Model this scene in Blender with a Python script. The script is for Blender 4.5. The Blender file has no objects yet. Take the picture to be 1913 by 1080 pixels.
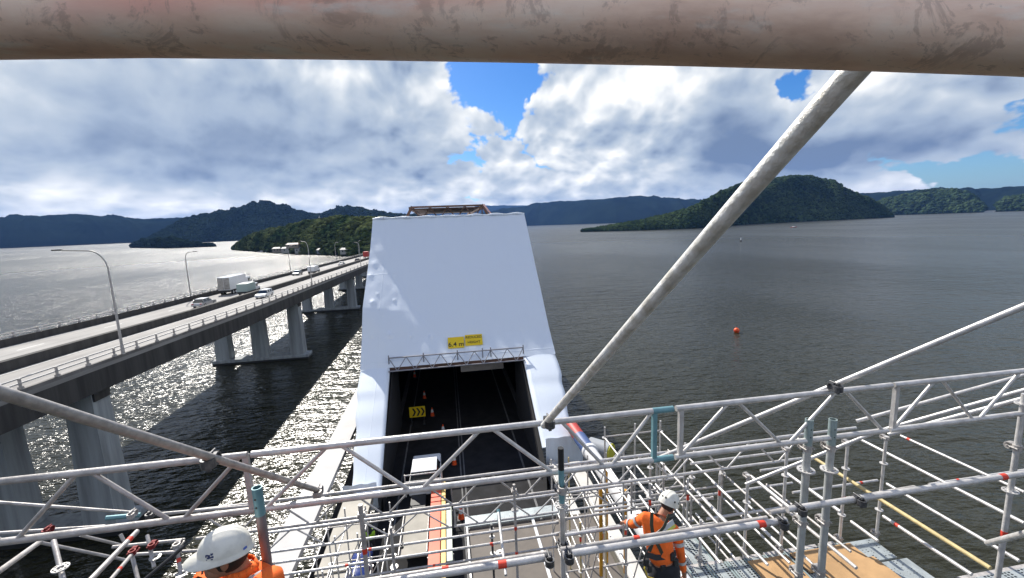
import bpy, bmesh, math, random
import numpy as np
from mathutils import Vector, Matrix, noise
random.seed(7); rng = np.random.default_rng(7)
S = bpy.context.scene; COL = S.collection
R = math.radians
# ------------------------------------------------------------------ camera
FPX = 800.0; PW, PH = 1913, 1080; H = 27.0           # world: +Y along the bridges, z=0 the water
ROLL = R(2.155); PITCH = math.atan(121/FPX*math.cos(ROLL)); YAW = R(8.5829)
f0 = Vector((math.sin(YAW), math.cos(YAW), 0)); r0 = Vector((math.cos(YAW), -math.sin(YAW), 0)); u0 = Vector((0,0,1))
cf = math.cos(PITCH)*f0 - math.sin(PITCH)*u0; cu = math.sin(PITCH)*f0 + math.cos(PITCH)*u0
cr = math.cos(ROLL)*r0 - math.sin(ROLL)*cu; cu = math.cos(ROLL)*cu + math.sin(ROLL)*r0
CAM = Vector((0,0,H))
cd = bpy.data.cameras.new('camera'); cam = bpy.data.objects.new('camera', cd); COL.objects.link(cam)
cam.matrix_world = Matrix((( cr.x, cu.x, -cf.x, 0),(cr.y, cu.y, -cf.y, 0),(cr.z, cu.z, -cf.z, H),(0,0,0,1)))
cd.sensor_width = 36; cd.lens = FPX/PW*36; cd.clip_start = 0.05; cd.clip_end = 120000
S.camera = cam
# ------------------------------------------------------------------ sun, view
SUN_AZ = R(-23); SUN_EL = R(42.6)                    # azimuth from +Y, negative = left
sdir = Vector((math.sin(SUN_AZ)*math.cos(SUN_EL), math.cos(SUN_AZ)*math.cos(SUN_EL), math.sin(SUN_EL)))
sl = bpy.data.lights.new('sun','SUN'); sl.energy = 4.8; sl.angle = R(0.6); sl.color = (1,.95,.87)
so = bpy.data.objects.new('sun', sl); COL.objects.link(so)
so.rotation_euler = (-sdir).to_track_quat('-Z','Y').to_euler()
S.view_settings.view_transform = 'Standard'; S.view_settings.look = 'None'
S.view_settings.exposure = 0.6; S.view_settings.gamma = 1; S.view_settings.use_curve_mapping = False
S.cycles.max_bounces = 6; S.cycles.diffuse_bounces = 3; S.cycles.glossy_bounces = 3; S.cycles.transmission_bounces = 3
S.cycles.sample_clamp_indirect = 2.5; S.cycles.caustics_reflective = False; S.cycles.caustics_refractive = False
S.cycles.use_denoising = True; S.cycles.sample_clamp_direct = 20; S.cycles.volume_bounces = 0

# ------------------------------------------------------------------ pixel -> world helpers (measuring aids)
def ray(px,py): return (px-PW/2)/FPX*cr - (py-PH/2)/FPX*cu + cf
def PZ(px,py,z): d = ray(px,py); return CAM + d*((z-H)/d.z)
def PY(px,py,y): d = ray(px,py); return CAM + d*(y/d.y)
def PX(px,py,x): d = ray(px,py); return CAM + d*(x/d.x)
def PD(px,py,dep): return CAM + ray(px,py)*dep
def azel(px,py):
    d = ray(px,py); return math.atan2(d.x,d.y), math.atan2(d.z, math.hypot(d.x,d.y))

# ------------------------------------------------------------------ node helper
class NT:
    def __init__(s, tree): s.t = tree; s.n = tree.nodes; s.l = tree.links
    def new(s, ty, **k):
        n = s.n.new(ty)
        for a,b in k.items(): setattr(n,a,b)
        return n
    def put(s, v, sock):
        if isinstance(v, bpy.types.NodeSocket): s.l.new(v, sock)
        elif v is not None: sock.default_value = v
    def m(s, op, a, b=None, c=None, clamp=False):
        n = s.new('ShaderNodeMath', operation=op, use_clamp=clamp)
        for i,v in enumerate((a,b,c)):
            if v is not None: s.put(v, n.inputs[i])
        return n.outputs[0]
    def ss(s, x, a, b, lo=0., hi=1.):
        n = s.new('ShaderNodeMapRange', interpolation_type='SMOOTHSTEP'); s.put(x,n.inputs[0])
        for i,v in zip((1,2,3,4),(a,b,lo,hi)): n.inputs[i].default_value = v
        return n.outputs[0]
    def mr(s, x, a, b, lo=0., hi=1.):
        n = s.new('ShaderNodeMapRange'); s.put(x,n.inputs[0])
        for i,v in zip((1,2,3,4),(a,b,lo,hi)): n.inputs[i].default_value = v
        return n.outputs[0]
    def noise(s, vec, scale, detail=4, rough=.55, dist=0., out=0, typ=None):
        n = s.new('ShaderNodeTexNoise', noise_dimensions=typ or '3D'); s.put(vec, n.inputs['Vector']); n.inputs['Scale'].default_value = scale
        n.inputs['Detail'].default_value = detail; n.inputs['Roughness'].default_value = rough; n.inputs['Distortion'].default_value = dist
        return n.outputs[out]
    def vec(s, x, y, z=0.):
        n = s.new('ShaderNodeCombineXYZ')
        for i,v in enumerate((x,y,z)): s.put(v, n.inputs[i])
        return n.outputs[0]
    def mapping(s, v, scale=(1,1,1), rot=(0,0,0), loc=(0,0,0)):
        n = s.new('ShaderNodeMapping'); s.put(v, n.inputs[0]); n.inputs['Scale'].default_value = scale
        n.inputs['Rotation'].default_value = rot; n.inputs['Location'].default_value = loc
        return n.outputs[0]
    def mix(s, f, a, b, blend='MIX'):
        n = s.new('ShaderNodeMix', data_type='RGBA', blend_type=blend)
        s.put(f, n.inputs[0]); s.put(a if not isinstance(a,tuple) else (*a[:3],1), n.inputs[6]); s.put(b if not isinstance(b,tuple) else (*b[:3],1), n.inputs[7])
        return n.outputs[2]
    def ramp(s, f, stops, interp='LINEAR'):
        n = s.new('ShaderNodeValToRGB'); s.put(f, n.inputs[0]); e = n.color_ramp.elements; n.color_ramp.interpolation = interp
        while len(e) < len(stops): e.new(.5)
        for el,(p,c) in zip(e, stops): el.position = p; el.color = (*c,1)
        return n.outputs[0]

# ------------------------------------------------------------------ world: Nishita sky + cloud deck
W = bpy.data.worlds.new('World'); S.world = W; W.use_nodes = True
nt = NT(W.node_tree); nt.n.clear()
sky = nt.new('ShaderNodeTexSky', sky_type='NISHITA', sun_disc=False, sun_elevation=SUN_EL, sun_rotation=SUN_AZ, air_density=1.0, dust_density=0.6, ozone_density=2.0)
hsv = nt.new('ShaderNodeHueSaturation'); hsv.inputs['Saturation'].default_value = 1.4; nt.l.new(sky.outputs[0], hsv.inputs['Color'])
skyc = nt.mix(1., hsv.outputs[0], (.62,.84,1.12), 'MULTIPLY')
b1 = nt.new('ShaderNodeBackground'); nt.l.new(skyc, b1.inputs[0]); b1.inputs[1].default_value = 0.075
tc = nt.new('ShaderNodeTexCoord').outputs['Generated']
sp = nt.new('ShaderNodeSeparateXYZ'); nt.l.new(tc, sp.inputs[0]); dx,dy,dz = sp.outputs
az = nt.m('ARCTAN2', dx, dy); el = nt.m('ARCTAN2', dz, nt.m('SQRT', nt.m('ADD', nt.m('MULTIPLY',dx,dx), nt.m('MULTIPLY',dy,dy))))
def gz(pts):
    out = None
    for px,py,sa,se,amp in pts:
        a0,e0 = azel(px,py)
        u = nt.m('DIVIDE', nt.m('SUBTRACT', az, a0), R(sa)); v = nt.m('DIVIDE', nt.m('SUBTRACT', el, e0), R(se))
        g = nt.m('MULTIPLY', nt.m('EXPONENT', nt.m('MULTIPLY', nt.m('ADD', nt.m('MULTIPLY',u,u), nt.m('MULTIPLY',v,v)), -1.)), amp)
        out = g if out is None else nt.m('ADD', out, g)
    return out
# cloud coordinates: azimuth stays, elevation is stretched towards the horizon (layers pile up there)
ev = nt.m('DIVIDE', el, nt.m('ADD', nt.m('MULTIPLY', nt.m('ABSOLUTE',el), 0.45), 0.21))
cv = nt.vec(nt.m('MULTIPLY', az, 1.7), nt.m('MULTIPLY', ev, 0.95), 0.3)
wn = nt.new('ShaderNodeTexNoise', noise_dimensions='2D'); nt.l.new(cv, wn.inputs['Vector']); wn.inputs['Scale'].default_value = 3.0; wn.inputs['Detail'].default_value = 2
wv = nt.new('ShaderNodeVectorMath', operation='MULTIPLY_ADD'); nt.l.new(wn.outputs['Color'], wv.inputs[0]); wv.inputs[1].default_value = (.09,.09,0); nt.l.new(cv, wv.inputs[2])
cw = wv.outputs[0]
def vpuff(v, sc, det, sm=.35):
    n = nt.new('ShaderNodeTexVoronoi', feature='SMOOTH_F1', voronoi_dimensions='2D'); nt.l.new(v, n.inputs['Vector']); n.inputs['Scale'].default_value = sc
    n.inputs['Detail'].default_value = det; n.inputs['Roughness'].default_value = .52; n.inputs['Smoothness'].default_value = sm; n.inputs['Lacunarity'].default_value = 2.3
    return nt.m('SUBTRACT', .55, n.outputs['Distance'])
n1 = nt.m('ADD', nt.m('MULTIPLY', nt.noise(cw, 2.3, 8, .56, typ='2D'), .95), nt.m('MULTIPLY', vpuff(cw, 5.5, 3.0), .38))
def soft(v): return nt.m('ADD', nt.m('MULTIPLY', nt.noise(v, 2.3, 3.5, .5, typ='2D'), .95), nt.m('MULTIPLY', vpuff(v, 6.5, 1.6, .6), .42))
off = nt.new('ShaderNodeVectorMath', operation='ADD'); nt.l.new(cw, off.inputs[0]); off.inputs[1].default_value = (-.022,.050,0)
n1s = soft(cw); n2 = soft(off.outputs[0])
fine = nt.noise(cw, 8.0, 8, .64, typ='2D')
puff = vpuff(cw, 8.0, 2.0, .6)
front = nt.ss(nt.m('ABSOLUTE', az), R(62), R(100), 1., 0.)     # the bank stands ahead; unseen cloud is added behind for ambient light
low = nt.ss(el, R(34), R(70), 1., 0.)
holes = gz([(940,150,6,3.0,.56),(1110,205,2.2,1.4,.30),(1475,180,4.0,2.6,.50),(1860,315,8,2.0,.42),(1905,215,3,2,.3),(0,245,3,1.2,.35),(985,215,2.5,1.2,.2),(820,160,4,1.5,-.15)])
solid = gz([(350,270,26,9,.45),(1160,250,8,6,.30),(1660,250,10,4,.30),(1370,250,5.5,7,.40),(1600,340,9,2,.2)])
dens = nt.m('SUBTRACT', nt.m('ADD', nt.m('ADD', nt.m('MULTIPLY', n1, 1.15), nt.m('MULTIPLY', puff, .10)), solid), holes)
dens = nt.m('ADD', dens, nt.m('ADD', nt.m('MULTIPLY', nt.m('MULTIPLY', front, low), .40), .22))
backl = nt.m('SUBTRACT', 1., front)
dens = nt.m('ADD', dens, nt.m('MULTIPLY', nt.m('MULTIPLY', backl, nt.ss(el, R(50), R(75), 1., 0.)), .26))
alpha = nt.ss(dens, .80, .91)
thick = nt.ss(dens, .95, 1.8)
rim = nt.m('SUBTRACT', nt.m('MULTIPLY', nt.m('SUBTRACT', n1s, n2), 1.5), nt.m('MULTIPLY', nt.m('SUBTRACT', n1s, .56), .55))
calmz = nt.m('SUBTRACT', 1., nt.m('MINIMUM', gz([(380,250,24,7,.85),(1660,270,10,4.5,.7),(1370,260,6,6,.8)]), .85))
L = nt.m('ADD', .58, nt.m('MULTIPLY', nt.m('ADD', rim, nt.m('MULTIPLY', nt.m('SUBTRACT', fine, .5), .34)), calmz))
L = nt.m('ADD', L, nt.m('MULTIPLY', nt.m('MULTIPLY', puff, .22), calmz))
L = nt.m('ADD', L, nt.m('MULTIPLY', backl, .32))  # unseen clouds behind the camera, brightened to lift the ambient light
L = nt.m('SUBTRACT', L, nt.m('MULTIPLY', thick, .20))
L = nt.m('SUBTRACT', L, gz([(330,260,24,6,.26),(760,295,12,3.4,.20),(500,170,12,2.5,.06),(1650,275,10,2.4,.55),(1370,255,5,4.5,.40),(1480,320,6,2.5,.26)]))
L = nt.m('ADD', L, gz([(1150,190,6,3,.42),(1075,290,2.5,3,.22),(860,180,4,2,.25),(150,365,20,1.6,.22),(650,372,18,1.2,.26),(1560,200,7,3,.12),(60,180,8,3,.16),(1620,345,10,1.2,.2)]))
ccol = nt.ramp(L, [(0.0,(.12,.17,.27)),(.28,(.27,.33,.42)),(.55,(.39,.44,.50)),(.80,(.60,.62,.635)),(1.0,(.82,.815,.80))])
b2 = nt.new('ShaderNodeBackground'); nt.l.new(ccol, b2.inputs[0]); b2.inputs[1].default_value = 1.0
mx = nt.new('ShaderNodeMixShader'); nt.l.new(alpha, mx.inputs[0]); nt.l.new(b1.outputs[0], mx.inputs[1]); nt.l.new(b2.outputs[0], mx.inputs[2])
wo = nt.new('ShaderNodeOutputWorld'); nt.l.new(mx.outputs[0], wo.inputs[0])
W.cycles.sampling_method = 'MANUAL'; W.cycles.sample_map_resolution = 1024

# ------------------------------------------------------------------ materials
MATS = {}
def mat(name, col, rough=.6, metal=0., var=.0, vscale=8., bump=0., bscale=30., col2=None, detail=5, spec=.5, coord='Object', island=0., trans=0.):
    if name in MATS: return MATS[name]
    m = bpy.data.materials.new(name); m.use_nodes = True; t = NT(m.node_tree); b = t.n['Principled BSDF']
    b.inputs['Roughness'].default_value = rough; b.inputs['Metallic'].default_value = metal; b.inputs['Specular IOR Level'].default_value = spec
    c = t.new('ShaderNodeTexCoord').outputs[coord]
    base = (*col,1)
    if var or col2:
        n = t.noise(c, vscale, detail, .6)
        c2 = col2 or tuple(max(0,x*(1-var)) for x in col)
        base = t.ramp(n, [(.35,c2),(.62,col)])
    if island:
        g = t.new('ShaderNodeNewGeometry').outputs['Random Per Island']
        base = t.mix(1., base, t.ramp(g, [(0,(1-island,)*3),(1,(1+island,)*3)]), 'MULTIPLY')
    t.put(base, b.inputs['Base Color'])
    if bump:
        bn = t.new('ShaderNodeBump'); bn.inputs['Strength'].default_value = bump; bn.inputs['Distance'].default_value = .01
        t.l.new(t.noise(c, bscale, 5, .6), bn.inputs['Height']); t.l.new(bn.outputs[0], b.inputs['Normal'])
    MATS[name] = m; return m
galv = mat('galvanised_steel', (.64,.62,.60), .36, .28, .30, 9, .3, 60)
galv_old = mat('weathered_galvanised_steel', (.52,.49,.465), .45, .18, .40, 8, .4, 40)
galv_teal = mat('teal_painted_steel', (.17,.34,.38), .5, .2, .3, 9)
greypaint = mat('pale_green_grey_steel', (.34,.42,.42), .5, .3, .3, 9)
black = mat('black_plastic', (.015,.016,.018), .5)
couplm = mat('coupler_steel', (.16,.16,.165), .5, .7, .5, 40)
redtape = mat('red_tape', (.75,.06,.03), .55, 0, .3, 20)
concrete = mat('bridge_concrete', (.34,.33,.32), .85, 0, .35, .35, .3, 3)
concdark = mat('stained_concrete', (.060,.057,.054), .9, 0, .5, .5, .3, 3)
asphalt = mat('dark_asphalt', (.026,.026,.028), .9, 0, .4, 1.2, .4, 30, spec=.2)
linep = mat('worn_road_paint', (.16,.16,.16), .8, 0, .4, 2)
whitep = mat('white_road_paint', (.7,.7,.68), .6, 0, .25, 3)
white = mat('white_gloss_paint', (.75,.76,.77), .25, 0, .08, 3)
glass = mat('dark_window_glass', (.02,.03,.035), .08, 0, spec=.8)
rubber = mat('tyre_rubber', (.02,.02,.02), .8)
yellow = mat('yellow_sign_sheet', (.80,.56,.01), .45)
orange = mat('orange_plastic', (.85,.10,.015), .5, 0, .15, 8)
hivis = mat('orange_workwear', (1.0,.17,.02), .8, 0, .22, 9, .5, 25)
silver = mat('silver_reflective_tape', (.55,.56,.56), .35, .3)
tapey = mat('yellow_reflective_tape', (.62,.62,.12), .5)
skinm = mat('skin', (.36,.17,.10), .55, 0, .15, 20)
hair = mat('dark_hair', (.02,.014,.01), .7)
navy = mat('dark_workwear', (.012,.014,.02), .85, 0, .3, 12, .5, 25)
helm = mat('white_helmet_shell', (.80,.78,.70), .38, 0, .18, 14, .1, 25)
wood = mat('plywood_sheet', (.46,.28,.13), .7, 0, .25, 2.5, .2, 20)
timber = mat('yellow_painted_tube', (.58,.46,.22), .6, 0, .3, 12)
brownply = mat('brown_formply', (.13,.108,.088), .65, 0, .35, 1.1, detail=7)
rust = mat('rusty_bridge_paint', (.13,.07,.05), .8, 0, .6, .5, .3, 3)
blue = mat('blue_tarpaulin', (.01,.035,.20), .45, 0, .4, 2, .6, 5)
beige = mat('beige_painted_steel', (.31,.285,.235), .6, 0, .3, .7, .2, 4)
green = mat('green_workwear', (.30,.55,.03), .8, 0, .3, 9)
dredm = mat('dark_red_coupler', (.25,.02,.02), .6, .2, .4, 30)
redm = mat('red_painted_steel', (.45,.04,.03), .5, 0, .3, 8)

# ------------------------------------------------------------------ mesh builder
class MB:
    def __init__(s): s.v = []; s.f = []; s.s = []
    def add(s, vs, fs, smooth=False):
        o = len(s.v); s.v += [tuple(v) for v in vs]; s.f += [tuple(i+o for i in f) for f in fs]; s.s += [smooth]*len(fs)
    def box(s, c, size, ax=None):
        ax = ax or (Vector((1,0,0)),Vector((0,1,0)),Vector((0,0,1))); c = Vector(c)
        vs = [c + ax[0]*size[0]/2*i + ax[1]*size[1]/2*j + ax[2]*size[2]/2*k for i in(-1,1) for j in(-1,1) for k in(-1,1)]
        s.add(vs, [(0,1,3,2),(4,6,7,5),(0,4,5,1),(2,3,7,6),(0,2,6,4),(1,5,7,3)]); return s
    def bb(s, x0,x1,y0,y1,z0,z1): return s.box(((x0+x1)/2,(y0+y1)/2,(z0+z1)/2),(abs(x1-x0),abs(y1-y0),abs(z1-z0)))
    def tube(s, a, b, r, r2=None, n=12, cap=True, open_end=False):
        a = Vector(a); b = Vector(b); r2 = r if r2 is None else r2; d = (b-a).normalized()
        t = Vector((0,0,1)) if abs(d.z) < .9 else Vector((1,0,0)); u = d.cross(t).normalized(); w = d.cross(u)
        vs = []
        for p,rr in ((a,r),(b,r2)):
            vs += [p + (u*math.cos(2*math.pi*i/n) + w*math.sin(2*math.pi*i/n))*rr for i in range(n)]
        s.add(vs, [(i,(i+1)%n,n+(i+1)%n,n+i) for i in range(n)], True)
        if cap: s.add(vs, [tuple(range(n))[::-1], tuple(range(n,2*n))])
        return s
    def path(s, pts, r, n=8):
        for a,b in zip(pts[:-1], pts[1:]): s.tube(a,b,r,n=n)
        return s
    def ring(s, c, d, ri, ro, h, n=20, holes=0):
        c = Vector(c); d = Vector(d).normalized(); t = Vector((0,0,1)) if abs(d.z) < .9 else Vector((1,0,0)); u = d.cross(t).normalized(); w = d.cross(u)
        vs = []
        for rr,hh in ((ri,-h/2),(ro,-h/2),(ro,h/2),(ri,h/2)):
            vs += [c + d*hh + (u*math.cos(2*math.pi*i/n)+w*math.sin(2*math.pi*i/n))*rr for i in range(n)]
        s.add(vs, [(k*n+i,k*n+(i+1)%n,((k+1)%4)*n+(i+1)%n,((k+1)%4)*n+i) for k in range(4) for i in range(n)]); return s
    def loft(s, rings, smooth=True, caps=True):
        n = len(rings[0]); o = [v for r in rings for v in r]
        s.add(o, [(k*n+i,k*n+(i+1)%n,(k+1)*n+(i+1)%n,(k+1)*n+i) for k in range(len(rings)-1) for i in range(n)], smooth)
        if caps: s.add(rings[0], [tuple(range(n))[::-1]]); s.add(rings[-1], [tuple(range(n))])
        return s
    def ell(s, c, rad, nu=14, nv=9, M=None):
        c = Vector(c); rings = []
        for j in range(nv):
            ph = -math.pi/2 + math.pi*(j+.5)/nv
            rg = []
            for i in range(nu):
                th = 2*math.pi*i/nu; p = Vector((rad[0]*math.cos(ph)*math.cos(th), rad[1]*math.cos(ph)*math.sin(th), rad[2]*math.sin(ph)))
                rg.append(c + (M @ p if M else p))
            rings.append(rg)
        return s.loft(rings)
    def build(s, name, m, parent=None, bevel=0):
        me = bpy.data.meshes.new(name); off = Vector((0,0,0)); p = parent
        while p is not None: off += p.location; p = p.parent
        me.from_pydata([(v[0]-off.x, v[1]-off.y, v[2]-off.z) for v in s.v], [], s.f)
        me.polygons.foreach_set('use_smooth', s.s)
        me.materials.append(m); me.update()
        o = bpy.data.objects.new(name, me); COL.objects.link(o)
        if parent: o.parent = parent
        if bevel:
            b = o.modifiers.new('bevel','BEVEL'); b.width = bevel; b.segments = 2; b.limit_method = 'ANGLE'
        return o
def tag(o, label=None, cat=None, group=None, kind=None):
    if label: o['label'] = label
    if cat: o['category'] = cat
    if group: o['group'] = group
    if kind: o['kind'] = kind
    return o
def thing(name, label, cat, loc=(0,0,0), group=None):
    o = bpy.data.objects.new(name, None); COL.objects.link(o); o.location = loc; o.empty_display_size = .2
    return tag(o, label, cat, group)
def big(name, verts, faces, m, parent=None, smooth=True):
    me = bpy.data.meshes.new(name); verts = np.asarray(verts, np.float32); faces = np.asarray(faces, np.int32)
    me.vertices.add(len(verts)); me.vertices.foreach_set('co', verts.ravel())
    k = faces.shape[1]; me.loops.add(faces.size); me.loops.foreach_set('vertex_index', faces.ravel())
    me.polygons.add(len(faces)); me.polygons.foreach_set('loop_start', np.arange(0, faces.size, k)); me.polygons.foreach_set('loop_total', np.full(len(faces), k))
    me.polygons.foreach_set('use_smooth', np.full(len(faces), smooth)); me.materials.append(m); me.update(calc_edges=True)
    o = bpy.data.objects.new(name, me); COL.objects.link(o)
    if parent: o.parent = parent
    return o
V = Vector

# ================================================================== WATER
wm = bpy.data.materials.new('river_water'); wm.use_nodes = True; t = NT(wm.node_tree); b = t.n['Principled BSDF']
b.inputs['Base Color'].default_value = (.019,.019,.009,1); b.inputs['IOR'].default_value = 1.333
c = t.new('ShaderNodeTexCoord').outputs['Object']
w1 = t.noise(t.mapping(c, (1,2.2,1), (0,0,R(14))), .26, 2, .5)
w2 = t.noise(t.mapping(c, (1,2.4,1), (0,0,R(-9))), .80, 2.5, .5)
ln = t.new('ShaderNodeVectorMath', operation='LENGTH'); t.l.new(c, ln.inputs[0]); t.put(t.mr(ln.outputs['Value'], 90, 900, .21, .31), b.inputs['Roughness'])
w3 = t.noise(t.mapping(c,(1,2.2,1),(0,0,R(5))), .075, 3, .6)
calm = t.ss(t.noise(t.mapping(c,(1,.6,1)), .006, 3, .55), .38, .62, .45, 1.15)
hgt = t.m('ADD', t.m('ADD', t.m('MULTIPLY', w3, 1.6), t.m('MULTIPLY', w1, .85)), t.m('MULTIPLY', w2, .50))
hgt = t.m('MULTIPLY', t.m('ADD', hgt, t.m('MULTIPLY', t.noise(t.mapping(c,(1,1.7,1)), 3.2, 2, .5), .035)), calm)
bn = t.new('ShaderNodeBump'); bn.inputs['Strength'].default_value = 1.0; bn.inputs['Distance'].default_value = 1.0
t.l.new(hgt, bn.inputs['Height']); t.l.new(bn.outputs[0], b.inputs['Normal'])
n = 40; xs = np.linspace(-1,1,n); q = np.sign(xs)*np.abs(xs)**3*45000
gx, gy = np.meshgrid(q, q); vv = np.stack([gx.ravel(), gy.ravel(), np.zeros(n*n)],1)
ff = [(j*n+i, j*n+i+1, (j+1)*n+i+1, (j+1)*n+i) for j in range(n-1) for i in range(n-1)]
tag(big('water', vv, ff, wm), kind='structure')

# ================================================================== HILLS AND WOODS
def foliage(name, dark, light, scale, island=.35):
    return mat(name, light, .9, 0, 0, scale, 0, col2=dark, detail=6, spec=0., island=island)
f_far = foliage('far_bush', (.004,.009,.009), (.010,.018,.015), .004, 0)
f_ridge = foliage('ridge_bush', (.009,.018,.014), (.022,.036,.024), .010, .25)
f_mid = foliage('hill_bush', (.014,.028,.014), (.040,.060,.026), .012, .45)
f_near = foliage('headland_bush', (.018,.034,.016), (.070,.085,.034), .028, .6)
ico = bmesh.new(); bmesh.ops.create_icosphere(ico, subdivisions=1, radius=1); ico.verts.ensure_lookup_table()
IV1 = np.array([v.co[:] for v in ico.verts]); IF1 = np.array([[v.index for v in f.verts] for f in ico.faces]); ico.free()
ico = bmesh.new(); bmesh.ops.create_icosphere(ico, subdivisions=2, radius=1); ico.verts.ensure_lookup_table()
IV2 = np.array([v.co[:] for v in ico.verts]); IF2 = np.array([[v.index for v in f.verts] for f in ico.faces]); ico.free()
def lerp_px(pts, x):
    xs = [p[0] for p in pts]; return float(np.interp(x, xs, [p[1] for p in pts]))
def fbm(x, y, s, o=4):
    v = 0; a = 1
    for k in range(o): v += a*noise.noise(V((x*s, y*s, 3.7+k))); s *= 2.1; a *= .5
    return v
def hill(name, tops, base, m, depth=2.6, maxd=9000, npx=4, rows=26, bumps=.05, crowns=0, cr_size=6, fine_mesh=False, seed=0, cm=None, label=None, dscale=1.):
    x0,x1 = tops[0][0], tops[-1][0]; cols = max(8,int((x1-x0)/npx)); P = []; meta = []
    for i in range(cols+1):
        px = x0 + (x1-x0)*i/cols
        B = PZ(px, lerp_px(base,px), 0); d = V((B.x,B.y)); 
        if d.length > maxd or B.y < 0: d = d.normalized()*maxd
        d *= dscale
        rt = ray(px, lerp_px(tops,px)); tan = rt.z/math.hypot(rt.x,rt.y)
        hz = max(3., H + d.length*tan); D = hz*depth
        hz = max(2., H + (d.length+D)*tan); D = hz*depth
        dirn = d.normalized(); meta.append((d,dirn,D,hz))
    back = 10
    for i,(d,dirn,D,hz) in enumerate(meta):
        for j in range(rows+back+1):
            if j <= rows:
                s_ = j/rows; prof = math.sin(s_*math.pi/2)**.85; pos = d + dirn*D*s_
            else:
                s_ = (j-rows)/back; prof = math.cos(s_*math.pi/2); pos = d + dirn*D*(1+s_*1.2)
            z = hz*prof
            if j > 0:
                g = fbm(pos.x+seed, pos.y, 1.6/max(60,hz*1.5), 4)
                z += g*hz*bumps*2.2*min(1,s_*3 if j<=rows else 1)*(0.35 if j==rows else 1)
                z += hz*bumps*.35*noise.noise(V((pos.x*.06,pos.y*.06,seed)))
            P.append((pos.x,pos.y,max(z,-1) if j>0 else -2))
    r = rows+back+1
    F = [(i*r+j,(i+1)*r+j,(i+1)*r+j+1,i*r+j+1) for i in range(cols) for j in range(r-1)]
    o = big(name, P, F, m); tag(o, kind='structure')
    if crowns:
        P = np.array(P).reshape(cols+1, r, 3); vs = []; fs = []; k = 0
        IV, IF = (IV2,IF2) if fine_mesh else (IV1,IF1)
        for _ in range(crowns):
            u = random.random()*cols; v = random.random()**1.0*(rows+3); i = int(u); j = int(v)
            i = min(i,cols-1); fu = u-i; fv = v-j
            p = (P[i,j]*(1-fu)+P[i+1,j]*fu)*(1-fv) + (P[i,j+1]*(1-fu)+P[i+1,j+1]*fu)*fv
            if p[2] < .3: p = p.copy(); p[2] = .5
            sz = cr_size*random.uniform(.5,1.35)
            jit = IV*(1+rng.uniform(-.28,.28,(len(IV),1)))*np.array([sz,sz,sz*random.uniform(.6,.95)])
            vs.append(jit + p + np.array([0,0,sz*.35])); fs.append(IF + k); k += len(IV)
        w = big('forest', np.concatenate(vs), np.concatenate(fs), cm or m, smooth=False); tag(w, label=label, cat='forest', kind='stuff')
    return o
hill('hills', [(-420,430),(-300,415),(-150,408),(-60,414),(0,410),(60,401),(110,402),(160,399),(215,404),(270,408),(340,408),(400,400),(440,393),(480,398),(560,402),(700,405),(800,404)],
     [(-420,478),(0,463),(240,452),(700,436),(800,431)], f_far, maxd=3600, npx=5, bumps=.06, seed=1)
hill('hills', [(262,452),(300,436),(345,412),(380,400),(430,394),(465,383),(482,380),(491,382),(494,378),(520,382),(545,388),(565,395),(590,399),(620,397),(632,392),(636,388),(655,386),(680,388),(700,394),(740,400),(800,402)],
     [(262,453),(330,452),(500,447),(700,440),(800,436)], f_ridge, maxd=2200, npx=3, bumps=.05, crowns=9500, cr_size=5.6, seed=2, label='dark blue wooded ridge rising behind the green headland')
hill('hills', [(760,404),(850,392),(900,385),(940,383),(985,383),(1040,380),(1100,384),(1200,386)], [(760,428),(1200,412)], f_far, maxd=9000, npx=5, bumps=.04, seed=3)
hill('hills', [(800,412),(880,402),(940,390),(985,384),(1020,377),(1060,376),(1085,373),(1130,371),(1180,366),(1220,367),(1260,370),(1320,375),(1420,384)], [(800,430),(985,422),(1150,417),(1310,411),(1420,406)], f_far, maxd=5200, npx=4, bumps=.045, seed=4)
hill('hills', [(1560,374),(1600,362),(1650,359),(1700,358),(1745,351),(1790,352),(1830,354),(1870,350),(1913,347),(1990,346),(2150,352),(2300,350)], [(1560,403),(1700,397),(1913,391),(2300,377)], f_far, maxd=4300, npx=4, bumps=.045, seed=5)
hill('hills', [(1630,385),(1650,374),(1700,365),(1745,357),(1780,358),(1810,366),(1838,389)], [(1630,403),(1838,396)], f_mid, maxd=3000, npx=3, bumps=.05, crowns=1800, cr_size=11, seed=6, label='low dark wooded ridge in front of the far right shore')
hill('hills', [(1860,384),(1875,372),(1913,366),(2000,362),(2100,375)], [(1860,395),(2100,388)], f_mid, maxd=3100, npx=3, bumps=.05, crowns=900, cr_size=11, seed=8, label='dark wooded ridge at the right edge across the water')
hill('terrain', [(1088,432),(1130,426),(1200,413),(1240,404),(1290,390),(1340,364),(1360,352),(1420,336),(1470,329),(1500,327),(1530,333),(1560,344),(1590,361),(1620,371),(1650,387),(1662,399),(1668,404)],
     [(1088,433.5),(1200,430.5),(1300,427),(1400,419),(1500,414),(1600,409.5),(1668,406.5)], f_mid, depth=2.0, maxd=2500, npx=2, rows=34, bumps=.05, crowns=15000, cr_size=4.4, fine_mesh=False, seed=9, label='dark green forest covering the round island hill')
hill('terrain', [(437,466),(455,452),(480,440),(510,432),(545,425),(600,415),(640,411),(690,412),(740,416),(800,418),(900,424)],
     [(437,467),(490,471),(560,475),(690,480),(800,474),(900,468)], f_near, depth=3.0, maxd=2500, npx=2, rows=30, bumps=.05, crowns=7500, cr_size=3.7, fine_mesh=True, seed=10, label='bright green forest on the headland at the bridge end')
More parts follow.
